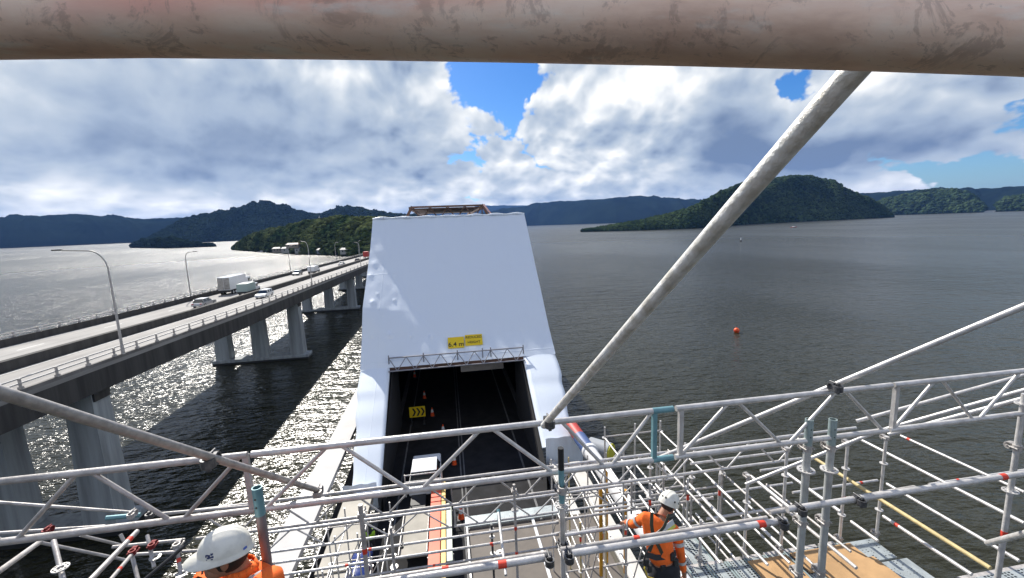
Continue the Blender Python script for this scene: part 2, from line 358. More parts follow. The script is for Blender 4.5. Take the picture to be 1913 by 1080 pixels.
hill('terrain', [(245,462),(255,455),(270,451),(300,449),(322,447),(345,452),(360,457),(398,460)], [(245,463),(320,464),(398,461)], f_ridge, depth=2.2, maxd=1700, npx=2, rows=10, bumps=.05, crowns=520, cr_size=5.5, fine_mesh=True, seed=11, label='low dark islet covered in trees left of the headland')
def pine(px, py_base, z, h, label):
    p = PZ(px, py_base, z); tr = thing('pine_tree', label, 'tree', p, 'taller trees standing out on the islet and headland')
    MB().tube(p, p+V((0,0,h)), h*.03, h*.008, n=6).build('trunk', mat('bark',(.06,.05,.04),.9), tr)
    vs=[]; fs=[]; k=0
    for i in range(46):
        s_ = random.uniform(.18,1); rr = h*.23*(1.12-s_); a = random.uniform(0,6.28); q = random.uniform(.2,1)*rr
        sz = h*.075*random.uniform(.6,1.3)*(1.2-.5*s_)
        vs.append(IV1*(1+rng.uniform(-.3,.3,(12 if False else len(IV1),1)))*sz*np.array([1,1,.6]) + np.array([q*math.cos(a), q*math.sin(a), h*s_])); fs.append(IF1+k); k += len(IV1)
    big('crown', np.concatenate(vs), np.concatenate(fs), f_mid, tr, smooth=False)
pine(312,462,1,27,'tallest dark pine rising from the middle of the low islet')
pine(300,462,1,21,'dark pine just left of the tallest one on the islet')
pine(272,462,1,18,'dark pine near the left tip of the low islet')
pine(330,462,1,20,'dark pine right of the tallest one on the islet')

# ================================================================== HOUSES, MASTS AND BOATS ON THE FAR SHORE
def house(px, py, z, w, d, h, wallc, roofc, label):
    p = PZ(px,py,z); hs = thing('shore_house', label, 'house', p, 'houses along the headland shore')
    x,y,zz = p
    MB().bb(x-w/2,x+w/2,y-d/2,y+d/2,zz-1,zz+h).build('wall', mat('house_wall_%d'%wallc, ((.36,.36,.33),(.25,.22,.18),(.2,.22,.24))[wallc],.8), hs)
    rf = MB(); e = .5
    rf.add([(x-w/2-e,y-d/2-e,zz+h),(x+w/2+e,y-d/2-e,zz+h),(x+w/2+e,y+d/2+e,zz+h),(x-w/2-e,y+d/2+e,zz+h),(x-w/2+1,y,zz+h+1.9),(x+w/2-1,y,zz+h+1.9)], [(0,1,5,4),(2,3,4,5),(1,2,5),(3,0,4),(0,3,2,1)])
    rf.build('roof', mat('house_roof_%d'%roofc, ((.28,.28,.28),(.12,.05,.04),(.08,.09,.10))[roofc],.6), hs)
    for k in (-.28,.05,.32):
        MB().bb(x+w*k-.7,x+w*k+.7,y-d/2-.06,y-d/2-.01,zz+h*.4,zz+h*.8).build('window', glass, hs)
house(480,463,3,10,7,3.2,0,0,'small white house above the low point at the left of the headland')
house(520,470.5,2,12,8,4.5,1,2,'brown shed with dark roof beside the moored white boats')
house(541,471,2,17,8,5,0,2,'longest pale shore house behind the tall lamp post')
house(562,472,2,11,8,5.2,0,0,'white shore house right of the longest pale one')
house(548,462,9,14,8,3.5,1,1,'house with reddish roof up among the trees of the headland')
house(603,473,2,11,7,4,2,2,'grey shore house half hidden under the trees')
house(648,473,3,12,7,4,0,2,'pale shore house close to the far end of the highway bridge')
def mast(px, py0, h, z, label):
    p = PZ(px,py0,z); o = thing('lattice_mast', label, 'mast', p, 'masts above the headland')
    m = MB()
    for a,b_ in ((-1,-1),(1,-1),(1,1),(-1,1)): m.tube(p+V((a*1.6,b_*1.6,0)), p+V((a*.25,b_*.25,h)), .22, .12, n=4)
    for k in range(8):
        z0=h*k/8; z1=h*(k+1)/8; w0=1.6-1.35*k/8; w1=1.6-1.35*(k+1)/8; sg = 1 if k%2 else -1
        m.tube(p+V((-w0*sg,-w0,z0)), p+V((w1*sg,-w1,z1)), .10, n=4); m.tube(p+V((w0,-w0*sg,z0)), p+V((w1,w1*sg,z1)), .10, n=4)
    m.build('tower', galv, o)
    MB().bb(p.x-1.3,p.x+1.3,p.y-.15,p.y+.15,p.z+h*.9,p.z+h*.93).build('antenna', white, o)
mast(600,440,34,20,'taller thin lattice mast rising above the headland trees')
mast(610,438,27,22,'shorter lattice mast just right of the taller one')
def boat(px, py, L_, hullm, label, cabin=True, ang=0., group=None):
    p = PZ(px,py,0); o = thing('motor_boat', label, 'boat', p, group)
    m = MB(); rings = []
    for s_,w in ((-.5,.30),(-.2,.34),(.15,.30),(.38,.16),(.5,.02)):
        x = s_*L_; ww = w*L_*.42; rings.append([p+V((x,-ww,.9+max(0,s_)*.8)), p+V((x,-ww*.6,-.1)), p+V((x,ww*.6,-.1)), p+V((x,ww,.9+max(0,s_)*.8))])
    m.loft(rings, False).build('hull', hullm, o)
    if cabin:
        MB().bb(p.x-L_*.2,p.x+L_*.15,p.y-L_*.1,p.y+L_*.1,p.z+.8,p.z+2.1).build('cabin', white, o, .1)
        MB().bb(p.x+L_*.152,p.x+L_*.16,p.y-L_*.08,p.y+L_*.08,p.z+1.4,p.z+1.9).build('window', glass, o)
    MB().tube(p+V((-L_*.05,0,2)), p+V((-L_*.05,0,4.2)), .05, n=5).build('mast', galv, o)
    return o
boat(1483,425,13,redm,'small red boat out on the water below the round island')
boat(490,471,13,white,'leftmost white motor boat moored at the headland', group='boats moored at the headland')
boat(504,471.5,12,white,'second white motor boat moored beside the brown shed', group='boats moored at the headland')
boat(1858,395,16,white,'white boat close to the far right shore')
p = PZ(1376,621,0); o = thing('orange_buoy','round orange buoy floating on the open water right of the wrapped truss','buoy',p)
MB().ell(p+V((0,0,.45)),(.62,.62,.68),16,10).build('float', orange, o); MB().ring(p+V((0,0,.5)),(0,0,1),.60,.68,.10).build('collar', redm, o)
MB().tube(p+V((0,0,1.0)),p+V((0,0,1.45)),.07).build('lifting_eye', couplm, o)
p = PZ(1384,451,0); o = thing('marker_buoy','small white marker buoy far out towards the round island','buoy',p)
MB().tube(p-V((0,0,.3)),p+V((0,0,1.3)),1.3,1.0).build('float', black, o); MB().tube(p+V((0,0,1.3)),p+V((0,0,4.2)),.55,.3).build('tower', white, o)
MB().tube(p+V((0,0,4.2)),p+V((0,0,5.0)),.3).build('topmark', black, o)

# ================================================================== HIGHWAY BRIDGE
def zd(y): return float(np.interp(y, [-80,34,45,74,178,420,560],[18.0,16.2,15.85,14.95,13.1,8.8,6.0]))
YS = list(range(-80,200,8)) + list(range(200,571,20))
hb = thing('highway_bridge','long grey concrete highway bridge with two carriageways left of the wrapped truss','bridge',(-40,42,0))
XR, XL, XM = -31.1, -49.5, -38.6
def strip(x0,x1,z0,z1,name,m,parent,ys=YS):
    mb = MB(); mb.loft([[(x0,y,zd(y)+z0),(x1,y,zd(y)+z0),(x1,y,zd(y)+z1),(x0,y,zd(y)+z1)] for y in ys], False); return mb.build(name,m,parent)
deckm = mat('carriageway_concrete', (.40,.385,.37), .8, 0, .22, .12, .25, 4)
nt2 = NT(deckm.node_tree)
bd_ = nt2.n['Principled BSDF']; od_ = nt2.n['Texture Coordinate'].outputs['Object']
nt2.put(nt2.mix(1., nt2.ramp(nt2.noise(nt2.mapping(od_,(1.1,.012,1)),1.0,4,.6),[(.35,(.74,.74,.74)),(.65,(1,1,1))]), nt2.ramp(nt2.noise(od_,.12,5,.6),[(.35,(.24,.23,.22)),(.62,(.32,.31,.295))]), 'MULTIPLY'), bd_.inputs['Base Color'])
strip(XL,XR,-.35,0,'deck',deckm,hb)
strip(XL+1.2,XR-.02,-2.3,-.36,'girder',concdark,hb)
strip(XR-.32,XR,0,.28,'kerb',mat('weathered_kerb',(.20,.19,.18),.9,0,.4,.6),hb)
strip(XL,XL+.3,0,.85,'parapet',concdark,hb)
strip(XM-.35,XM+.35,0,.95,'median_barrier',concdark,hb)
for x in (XR-.7, XM+.8, XM-.8, XL+.8): strip(x-.07,x+.07,.004,.010,'edge_line',whitep,hb)
for xl in (XR-3.8, XM-3.9, XM-7.3):
    mb = MB()
    for y in range(-20,400,12):
        a,b_ = y, y+3.2; za,zb = zd(a)+.008, zd(b_)+.008
        mb.add([(xl-.08,a,za),(xl+.08,a,za),(xl+.08,b_,zb),(xl-.08,b_,zb)], [(0,1,2,3)])
    mb.build('lane_marking', whitep, hb)
def railing(x, base, name, hts, post):
    o = bpy.data.objects.new(name,None); COL.objects.link(o); o.parent = hb; 
    for h_ in hts:
        mb = MB()
        for a,b_ in zip(YS[:-1],YS[1:]):
            mb.box(((x),(a+b_)/2,(zd(a)+zd(b_))/2+h_),(.10,(b_-a)*1.002,.10),(V((1,0,0)),V((0,b_-a,zd(b_)-zd(a))).normalized(),V((0,0,1))))
        mb.build('rail', galv, o)
    y = 8.0; k = 0
    while y < 300:
        mb = MB(); z = zd(y); mb.box((x+post*.08,y,z+base+(max(hts)-base)/2),(.14,.12,max(hts)-base)); mb.box((x+post*.08,y,z+base+.1),(.28,.22,.2)); mb.build('post', galv_old, o); y += 3.0 if y < 120 else 6.0; k += 1
    return o
railing(XR-.12,.28,'outer_railing',(.72,1.08),1); railing(XL+.15,.85,'far_railing',(1.15,1.45),-1)
colm = mat('pier_concrete', (.38,.41,.43), .85, 0, .4, .5, .3, 3)
for m_ in (colm, concdark):
    t = NT(m_.node_tree); nz_ = [n for n in t.n if n.type=='TEX_NOISE'][0]; cc_ = t.n['Texture Coordinate'].outputs['Object']; t.l.new(t.mapping(cc_,(2.4,2.4,.16)), nz_.inputs['Vector'])
for y in (-15,42.5,96.5,152.5,205,258,312,366):
    pr = bpy.data.objects.new('pier',None); COL.objects.link(pr); pr.parent = hb; pr.location = (0,y-42,0)
    zt = zd(y)-2.3
    for x in (-32.9,-40.4,-47.6):
        m = MB(); w0,w1,d0,d1 = 1.35,1.1,1.2,1.0
        m.loft([[(x-w0,y-d0,1),(x+w0,y-d0,1),(x+w0,y+d0,1),(x-w0,y+d0,1)],[(x-w1,y-d1,zt),(x+w1,y-d1,zt),(x+w1,y+d1,zt),(x-w1,y+d1,zt)]], False)
        m.build('column', colm, pr)
    MB().bb(-49.6,-30.6,y-1.5,y+1.5,.35,1.0).build('pile_cap', colm, pr, .08); MB().bb(-49.58,-30.62,y-1.48,y+1.48,-1,.349).build('tide_mark', black, pr)
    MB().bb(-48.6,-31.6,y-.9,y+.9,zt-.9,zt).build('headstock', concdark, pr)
def lamp(x, y, hgt, side, reach, label):
    z = zd(y)+.3; o = thing('street_lamp', label, 'street lamp', (x,y,z), 'street lamps along the highway bridge')
    MB().tube((x,y,z),(x,y,z+.9),.16,.13).build('base', galv_old, o)
    zb = z+.9; MB().tube((x,y,zb),(x,y,z+hgt*.80),.115,.075).build('pole', galv_old, o)
    pts = []; 
    for k in range(9):
        a = k/8*math.pi/2*.93; pts.append(V((x+side*(reach*.42)*(1-math.cos(a)), y, z+hgt*.80+hgt*.18*math.sin(a))))
    e = pts[-1]; pts.append(V((x+side*reach, y, e.z+.14)))
    MB().path(pts,.065).build('arm', galv_old, o)
    MB().box((x+side*(reach+.3),y,e.z+.17),(.75,.3,.12)).build('lamp_head', concdark, o, .03)
lamp(XR+.15,44.8,10.1,-1,3.5,'nearest street lamp, tall grey curved pole at the near railing of the highway bridge')
lamp(XL-.0,91,9.2,1,1.6,'street lamp with curved arm on the far parapet behind the silver car')
lamp(XL-.0,146,9.0,1,1.6,'street lamp on the far parapet just right of the box truck')
lamp(XR+.15,104,10.3,-1,1.4,'second street lamp on the near railing, in front of the white van')
lamp(XL,205,9,1,1.6,'street lamp on the far parapet behind the white van')
lamp(XL,258,9,1,1.6,'distant street lamp on the far parapet above the dark cars')
lamp(XR+.15,163,9,-1,1.6,'third street lamp on the near railing, close to the wrapped truss')

# vehicles -----------------------------------------------------------
def rot2(p,c,a): x,y = p[0]-c[0],p[1]-c[1]; return (c[0]+x*math.cos(a)-y*math.sin(a), c[1]+x*math.sin(a)+y*math.cos(a), p[2])
def wheel(o, x, y, z, r, w=.22):
    wl = MB().tube((x-w/2,y,z+r),(x+w/2,y,z+r),r,n=20).build('wheel', rubber, o)
    MB().tube((x-w/2-.01,y,z+r),(x+w/2+.01,y,z+r),r*.6,n=14).build('rim', silver, wl)
def car(x, y, paint, label, facing=1, L_=4.5, w=1.78, hh=1.45, suv=0, zf=None, group='cars on the highway bridge'):
    z = (zf if zf is not None else zd(y)); f = facing; o = thing('parked_car' if zf else 'car', label, 'car', (x,y,z), group)
    prof = [(-.5,.32),(-.5,.62),(-.47,.74),(-.33,.86),(-.1,.90),(.16,.92),(.36,.90),(.485,.84),(.5,.55),(.5,.32)]
    def sec(yy): return yy*L_*f
    m = MB(); rings = []
    n = len(prof); hw = w/2
    for s_,k in ((-1,.0),(-.96,.07),(-.9,.0)): pass
    left = [V((x-hw, y-sec(a), z+b_)) for a,b_ in prof]; right = [V((x+hw, y-sec(a), z+b_)) for a,b_ in prof]
    m.add(left+right, [(i,(i+1)%n,n+(i+1)%n,n+i) for i in range(n)]); m.add(left,[tuple(range(n))[::-1]]); m.add(right,[tuple(range(n))])
    m.build('body', paint, o, .07)
    cab = [(-.24,.88),(-.08,hh-.08),(.02,hh),(.24,hh),(.34 if not suv else .42,hh-.08),(.43 if not suv else .47,.88)]
    def cabm(inset, dz):
        m = MB(); n = len(cab); tw = hw-.06-inset; 
        l = [V((x-tw+(.16 if b_>1.2 else 0), y-sec(a*(1-inset*.2)), z+b_+dz*(b_>1.2))) for a,b_ in cab]; r_ = [V((2*x-v.x, v.y, v.z)) for v in l]
        m.add(l+r_, [(i,(i+1)%n,n+(i+1)%n,n+i) for i in range(n)]); m.add(l,[tuple(range(n))[::-1]]); m.add(r_,[tuple(range(n))]); return m
    cabm(0,0).build('window', glass, o, .03)
    rfm = MB(); ya = [y-sec(a) for a in (-.09,.32 if not suv else .42)]
    rfm.bb(x-hw+.2,x+hw-.2,min(ya),max(ya),z+hh-.06,z+hh+.03).build('roof', paint, o, .05)
    for a in (-.09,.13,.36):
        for sx in (-1,1):
            MB().tube((x+sx*(hw-.07),y-sec(a-.02),z+.88),(x+sx*(hw-.21),y-sec(a+.01),z+hh-.04),.045,n=6).build('pillar', paint, o)
    for a in (-.32,.31):
        for sx in (-1,1): wheel(o, x+sx*(hw-.09), y-sec(a), z, .33)
    for sx in (-1,1):
        MB().box((x+sx*(hw-.3),y+sec(.497),z+.68),(.38,.06,.14)).build('headlight', silver, o)
        MB().box((x+sx*(hw-.25),y-sec(.5),z+.72),(.3,.05,.18)).build('tail_light', redm, o)
    return o
silverp = mat('silver_car_paint',(.42,.43,.45),.3,.5); greyp = mat('grey_car_paint',(.13,.14,.15),.3,.4); darkp = mat('black_car_paint',(.02,.02,.025),.25,.2)
car(-35.6,89.5,white,'white station wagon driving on the near carriageway of the highway bridge',-1,4.7,suv=1)
car(-42.4,81.5,silverp,'silver car on the far carriageway behind the median, nearest of the far lane',1,4.6)
car(-42.2,183,silverp,'silver car far along the bridge between the van and the dark car',1)
car(-40.6,207,darkp,'small dark car furthest along the bridge',1)
car(-46.5,143,greyp,'dark grey car beside the white van on the far carriageway',-1)
def truck(x, y, label):
    z = zd(y); o = thing('box_truck', label, 'truck', (x,y,z))
    MB().bb(x-1.2,x+1.2,y-4.2,y+3.4,z+1.05,z+3.75).build('cargo_box', white, o, .05)
    for sx in (-1,1): MB().bb(x+sx*.6-.55,x+sx*.6+.55,y-4.26,y-4.205,z+1.2,z+3.6).build('rear_door', mat('dirty_white_door',(.45,.42,.38),.6,0,.4,2), o)
    MB().bb(x-1.0,x+1.0,y-4.2,y+6.0,z+.6,z+1.03).build('chassis', black, o)
    MB().bb(x-1.15,x+1.15,y+3.7,y+5.6,z+.75,z+3.0).build('cab', white, o, .12)
    MB().bb(x-1.0,x+1.0,y+5.605,y+5.65,z+1.8,z+2.7).build('windscreen', glass, o)
    for sx in (-1,1): MB().bb(x+sx*1.155-.01,x+sx*1.155+.01,y+4.4,y+5.3,z+1.9,z+2.6).build('window', glass, o)
    for yy in (-3,-1.9,4.6):
        for sx in (-1,1): wheel(o, x+sx*1.05, y+yy, z, .48, .3)
    for sx in (-1,1): MB().tube((x+sx*1.35,y+5.5,z+2.0),(x+sx*1.35,y+5.5,z+2.6),.08,n=6).build('mirror', black, o)
truck(-46.4,101.5,'white box truck with grey rear doors driving away on the far carriageway')
def van(x,y,label,traym=white):
    z = zd(y); o = thing('utility_truck', label, 'truck', (x,y,z))
    MB().bb(x-1.05,x+1.05,y-3,y+.8,z+.9,z+2.5).build('cargo_box', traym, o, .05)
    MB().bb(x-.95,x+.95,y-3,y+3.2,z+.5,z+.88).build('chassis', black, o)
    MB().bb(x-.98,x+.98,y+.95,y+2.3,z+.7,z+2.2).build('cab', white, o, .15)
    MB().bb(x-.95,x+.95,y+2.3,y+3.3,z+.6,z+1.35).build('bonnet', white, o, .12)
    for sx in (-1,1): MB().bb(x+sx*.985-.01,x+sx*.985+.01,y+1.1,y+2.1,z+1.45,z+2.0).build('window', glass, o)
    for yy in (-2,2.3):
        for sx in (-1,1): wheel(o, x+sx*.92, y+yy, z, .38, .25)
van(-41.3,96.5,'small pale green tipper truck beside the front of the box truck', mat('pale_green_paint',(.30,.38,.36),.5))
van(-42.4,146,'white van on the far carriageway behind the second near street lamp')
p = V((-37.4,232,zd(232)))
MB().bb(-39.2,-36.6,232,234,p.z,p.z+3.2)
o = thing('red_truck','small red truck at the far end of the highway bridge','truck',(-41.5,236,zd(236)))
MB().bb(-42.7,-40.3,233,237,zd(236)+.9,zd(236)+3.6).build('cargo_box', redm, o, .05); MB().bb(-42.6,-40.4,237.2,239,zd(236)+.8,zd(236)+2.8).build('cab', redm, o, .1)
for yy in (234,238):
    for sx in (-1,1): wheel(o, -41.5+sx*1.0, yy, zd(236), .45, .3)

# ================================================================== WRAPPED TRUSS BRIDGE
ZR = 11.5; XTL, XTR = -6.4, 7.65; XIL, XIR = -4.4, 5.2
tb = thing('truss_bridge','old road bridge under the white wrapped enclosure, seen down its dark roadway','bridge',(0,22,ZR))
MB().bb(-4.4,5.25,-30,330,ZR-.5,ZR).build('road_deck', asphalt, tb)
for x in (-4.55,5.4): MB().bb(x-.14,x+.14,-10,330,ZR-.5,ZR+.28).build('kerb', mat('dark_kerb_concrete',(.11,.11,.115),.85,0,.3,1), tb)
MB().bb(.08,.16,14,200,ZR+.004,ZR+.01).build('centre_line', linep, tb); MB().bb(.30,.38,14,200,ZR+.004,ZR+.01).build('centre_line', linep, tb)
MB().bb(-3.6,-3.5,20,200,ZR+.004,ZR+.01).build('edge_line', linep, tb); MB().bb(4.1,4.22,20,200,ZR+.004,ZR+.01).build('edge_line', linep, tb)
for xa_,xb_ in ((-6.25,-4.70),(5.55,7.5)): MB().bb(xa_,xb_,31.5,330,ZR-.4,ZR-.25).build('side_deck', asphalt, tb)
for x in (-6.4,7.6): MB().bb(x-.35,x+.35,32,330,ZR-1.2,ZR+.9).build('bottom_chord', rust, tb)
for x in (-3,-.5,2,4.5): MB().bb(x-.15,x+.15,-10,330,ZR-1.3,ZR-.52).build('stringer', rust, tb)
for y in (0,60,120,180,240,300): MB().bb(-6.8,8.0,y-1.5,y+1.5,-2,ZR-1.35).build('pier', concrete, tb)
# wrap -----------------------------------------------------------
wrapm = bpy.data.materials.new('white_shrink_wrap'); wrapm.use_nodes = True; t = NT(wrapm.node_tree); b = t.n['Principled BSDF']
c = t.new('ShaderNodeTexCoord').outputs['Object']
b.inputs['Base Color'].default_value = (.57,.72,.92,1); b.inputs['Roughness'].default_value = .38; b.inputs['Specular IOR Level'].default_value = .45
seam = t.new('ShaderNodeTexWave', bands_direction='Z'); t.l.new(c, seam.inputs[0]); seam.inputs['Scale'].default_value = .06; seam.inputs['Distortion'].default_value = .3
wr = t.m('ADD', t.noise(t.mapping(c,(1,.5,.35)), .7, 4, .5), t.m('MULTIPLY', t.noise(t.mapping(c,(.5,1,1.4)), 2.2, 5, .55), .25))
bn = t.new('ShaderNodeBump'); bn.inputs['Strength'].default_value = .16; bn.inputs['Distance'].default_value = .12
so_ = t.new('ShaderNodeSeparateXYZ'); t.l.new(c, so_.inputs[0])
def seam_(sock, per, ph, w):
    return t.ss(t.m('ABSOLUTE', t.m('SUBTRACT', t.m('FRACT', t.m('ADD', t.m('DIVIDE', sock, per), ph)), .5)), 0., w/per, 1., 0.)
sm = t.m('ADD', seam_(so_.outputs[0], 3.55, .13, .05), seam_(so_.outputs[2], 5.7, .42, .05))
ten = t.m('MULTIPLY', t.m('SINE', t.m('MULTIPLY', so_.outputs[0], 2.7)), .18)
wr = t.m('ADD', t.m('ADD', wr, t.m('MULTIPLY', sm, 1.1)), ten)
t.put(t.mix(t.ss(so_.outputs[2], 24.7, 24.8), t.mix(t.ss(so_.outputs[2],19.4,18.9), (.63,.77,.97), (.73,.79,.86)), (.65,.76,.91)), b.inputs['Base Color'])  # blue tint paints in skylit shade, paler low zone paints in sunlight
t.l.new(wr, bn.inputs['Height']); t.l.new(bn.outputs[0], b.inputs['Normal'])
wr_t = thing('wrapped_enclosure','huge white shrink wrapped enclosure over the truss bridge with a dark opening at its foot','enclosure',(0.6,30,ZR))
# front sheet: slope follows the end posts. s = 0 foot (z 12.9) .. 1 top
def front(z): # y of the sheet at height z
    return float(np.interp(z,[12.9,17.3,18.8,27.9],[22.4,30.1,31.9,41.0]))
bump_px = [(700,575,.5,.16),(737,517,.25,.12),(738,565,.3,.12),(700,495,.8,.10),(708,557,.25,.10),(673,636,.35,.16),(696,634,.35,.14),(730,632,.55,.2),(768,632,.3,.2),(805,630,.3,.2),(668,715,.5,.22),(690,700,.5,.25),(712,712,.4,.22),(676,740,.5,.2),(700,735,.4,.2),(932,620,.3,.05),(695,520,.6,.1)]
BP = []
for px,py,rad,amp in bump_px:
    z = 20.
    for _ in range(12):
        q = PY(px,py,front(z)); z = .5*z+.5*q.z
    BP.append((q.x,q.z,rad,amp))
c1 = (-6.1,25.0); c2 = (-1.2,19.0)
def disp(x,z):
    d = 0.
    for bx,bz,rad,amp in BP: rad *= .34; amp *= .5; d += amp*math.exp(-(((x-bx)/rad)**2+((z-bz)/rad)**2))
    # crease running down from upper left: cloth left of it bulges out, shaped to catch the sun
    t_ = (c1[0]+(c1[1]-z)/(c1[1]-c2[1])*(c2[0]-c1[0])) - x
    if t_ > 0 and z > 17.3: d += .26*min(t_,4.0)*min(1,(z-17.3)/3.2)
    d += .05*noise.noise(V((x*.5,z*.5,0))) + .02*noise.noise(V((x*1.7,z*1.3,4)))
    return d
def sheet(x0,x1,z0,z1,nx,nz,name,parent,xf=None):
    P=[];F=[]
    for j in range(nz+1):
        z = z0+(z1-z0)*j/nz
        for i in range(nx+1):
            a0,a1 = xf(z) if xf else (x0,x1)
            x = a0+(a1-a0)*i/nx; nrm = V((0,-.7,.7)) if z>17.3 else V((0,-.5,.86)); d = disp(x,z)
            P.append(V((x,front(z),z))+nrm*d - V((0,0,0)))
    for j in range(nz):
        for i in range(nx): F.append((j*(nx+1)+i, j*(nx+1)+i+1, (j+1)*(nx+1)+i+1, (j+1)*(nx+1)+i))
    mb = MB(); mb.add(P,F,True); return mb
ZO = 17.3
s1 = sheet(XTL,XTR,ZO,27.9,170,130,'x',None)
s1.build('front_sheet', wrapm, wr_t)
# leg sheets (boxed: front, inner and outer sides)
def leg(xi, xo, name, sg, foot):
    mb = MB(); nz = 40; ring = []
    for k in range(nz+1):
        s_ = k/nz; z = foot + (ZO-foot)*s_; y = front(z); th = .45
        puffy = .05*noise.noise(V((xi,z*1.1,2)))+.07*math.exp(-((z-16.3)/.25)**2)+.03*math.sin(z*5)
        w = abs(xo-xi); wi = xi + sg*-.12*(1-s_); wo = xo + sg*puffy*1.2 - sg*.62*(1-s_)**1.3
        r = []
        for i in range(9):
            u = i/8; x = wi+(wo-wi)*u; bul = .04*math.sin(math.pi*u)
            r.append(V((x,y-bul-puffy*.8, z+bul)))
        r += [V((wo,y+th,z-.4)), V((wi,y+th,z-.4))]
        ring.append(r if sg<0 else r)
    mb.loft(ring, True, True); return mb.build(name, wrapm, wr_t)
leg(XIL,XTL,'leg_wrap',-1,12.9); leg(XIR,XTR,'leg_wrap',1,13.6)
for x0,x1 in ((XTL,XTL+.05),(XTR-.05,XTR)):
    mb = MB(); P=[]; 
    for z in np.linspace(ZO,27.9,20):
        P += [V((x0 if x0<0 else x1,front(z)+.01,z)), V((x0 if x0<0 else x1,120,z))]
    mb.add(P,[(2*i,2*i+1,2*i+3,2*i+2) for i in range(19)],True)
    xx = x0 if x0<0 else x1
    mb.add([V((xx,30.3,ZO)),V((xx,120,ZO)),V((xx,120,ZR+1)),V((xx,32,ZR+1))],[(0,1,2,3)])
    mb.build('side_sheet', wrapm, wr_t)
# roof, with the rolled front hem
mb = MB(); mb.bb(XTL,XTR,41.02,120,27.8,27.9); mb.build('roof_sheet', wrapm, wr_t)
mb = MB(); pr = None; pts = []
for i in range(61):
    x = XTL + (XTR-XTL)*i/60; pts.append(V((x, 41.0+.06*math.sin(i*1.3), 27.93+.05*noise.noise(V((x*1.2,0,0)))+.06*abs(math.sin(i*.42)))))
for a,b_ in zip(pts[:-1],pts[1:]): mb.tube(a,b_,.10+.03*math.sin(a.x*3),n=8)
mb.build('top_hem', wrapm, wr_t)
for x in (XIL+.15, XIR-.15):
    mb = MB(); mb.add([V((x,22.6,ZR)),V((x,22.75,12.95)),V((x,30.2,17.2)),V((x,33.5,17.3)),V((x,33.5,ZR))],[(0,1,2,3,4)]); mb.build('interior_shade_panel', mat('interior_shade_black',(.02,.02,.022),.95), wr_t)  # black panels added to stand in for the unlit interior
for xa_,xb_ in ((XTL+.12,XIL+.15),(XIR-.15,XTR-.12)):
    mb = MB(); mb.add([V((xa_,33.5,ZR)),V((xb_,33.5,ZR)),V((xb_,33.5,17.3)),V((xa_,33.5,17.3))],[(0,1,2,3)]); mb.build('interior_shade_panel', mat('interior_shade_black',(.02,.02,.022)), wr_t)
inner = mat('interior_shade_black',(.02,.02,.022),.95)  # black colour stands for the darkness inside, not a real lining
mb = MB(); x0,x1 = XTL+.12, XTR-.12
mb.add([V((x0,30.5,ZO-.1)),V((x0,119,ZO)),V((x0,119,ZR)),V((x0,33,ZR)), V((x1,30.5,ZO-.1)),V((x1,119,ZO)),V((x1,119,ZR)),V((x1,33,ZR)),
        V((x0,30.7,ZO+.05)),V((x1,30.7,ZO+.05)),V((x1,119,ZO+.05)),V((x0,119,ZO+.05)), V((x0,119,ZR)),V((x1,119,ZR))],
       [(0,1,2,3),(4,5,6,7),(8,9,10,11),(11,10,13,12)]); mb.build('interior_shade_panel', inner, wr_t)
MB().bb(XIL-.2,XIR+.2,30.1,31.6,ZO-.25,ZO+.0).build('opening_lintel', rust, wr_t)
MB().bb(.6,3.9,31.8,33.4,ZO-1.35,ZO-.1).build('ceiling_panel', mat('pale_ceiling_sheet',(.35,.31,.27),.8,0,.3,1), wr_t)
# vertical folds of the foot of the right leg and the upright foot faces
for (a,b_,y0,z0,z1) in ((5.25,7.55,23.55,11.6,14.2),(-6.3,-4.5,22.6,11.7,13.3)):
    mb = MB(); n=14; P=[]
    for i in range(n+1):
        x=a+(b_-a)*i/n; P += [V((x,y0+.06*math.sin(i*1.7),z0)),V((x,y0-.02+.05*math.sin(i*1.1),z1))]
    mb.add(P,[(2*i,2*i+2,2*i+3,2*i+1) for i in range(n)],True); mb.build('foot_sheet',wrapm,wr_t)
# truss end above the roof
tt = thing('truss_portal','rusty brown top of the steel truss showing above the white wrap','bridge truss',(0,66,28))
zt = PY(765,386,66).z; xa,xb = PY(770,386,66).x, PY(900,384,66).x; xa2,xb2 = PY(752,405,66).x, PY(918,400,66).x
MB().bb(xa,xb,65.6,66.4,zt-.25,zt).build('top_strut', rust, tt); MB().bb(xa2,xb2,65.7,66.3,27.7,28.1).build('lower_strut', rust, tt)
for i in range(9):
    x = xa+(xb-xa)*i/8; x2 = xa+(xb-xa)*(i+1)/8 if i<8 else xb
    MB().tube((x,66,28.0 if i%2 else zt-.1),(x2,66,zt-.1 if i%2 else 28.0),.09,n=5).build('lattice_bar', rust, tt)
for a,b_ in ((xa2,xa),(xb2,xb)): MB().tube((a,66,27.6),(b_,66,zt),.22,n=6).build('end_post', rust, tt)
MB().tube((xb2+.5,64,27.6),(xb+.1,64,zt-.1),.13,n=6).build('brace', mat('pink_primed_steel',(.5,.3,.27),.7), tt)
MB().bb(xa+.3,xb-.3,66.5,90,zt-.45,zt-.3).build('top_lateral_bracing', rust, tt)
for x in (xa-.3,xb+.3): MB().bb(x-.25,x+.25,66.4,110,zt-.5,zt-.05).build('top_chord', rust, tt)
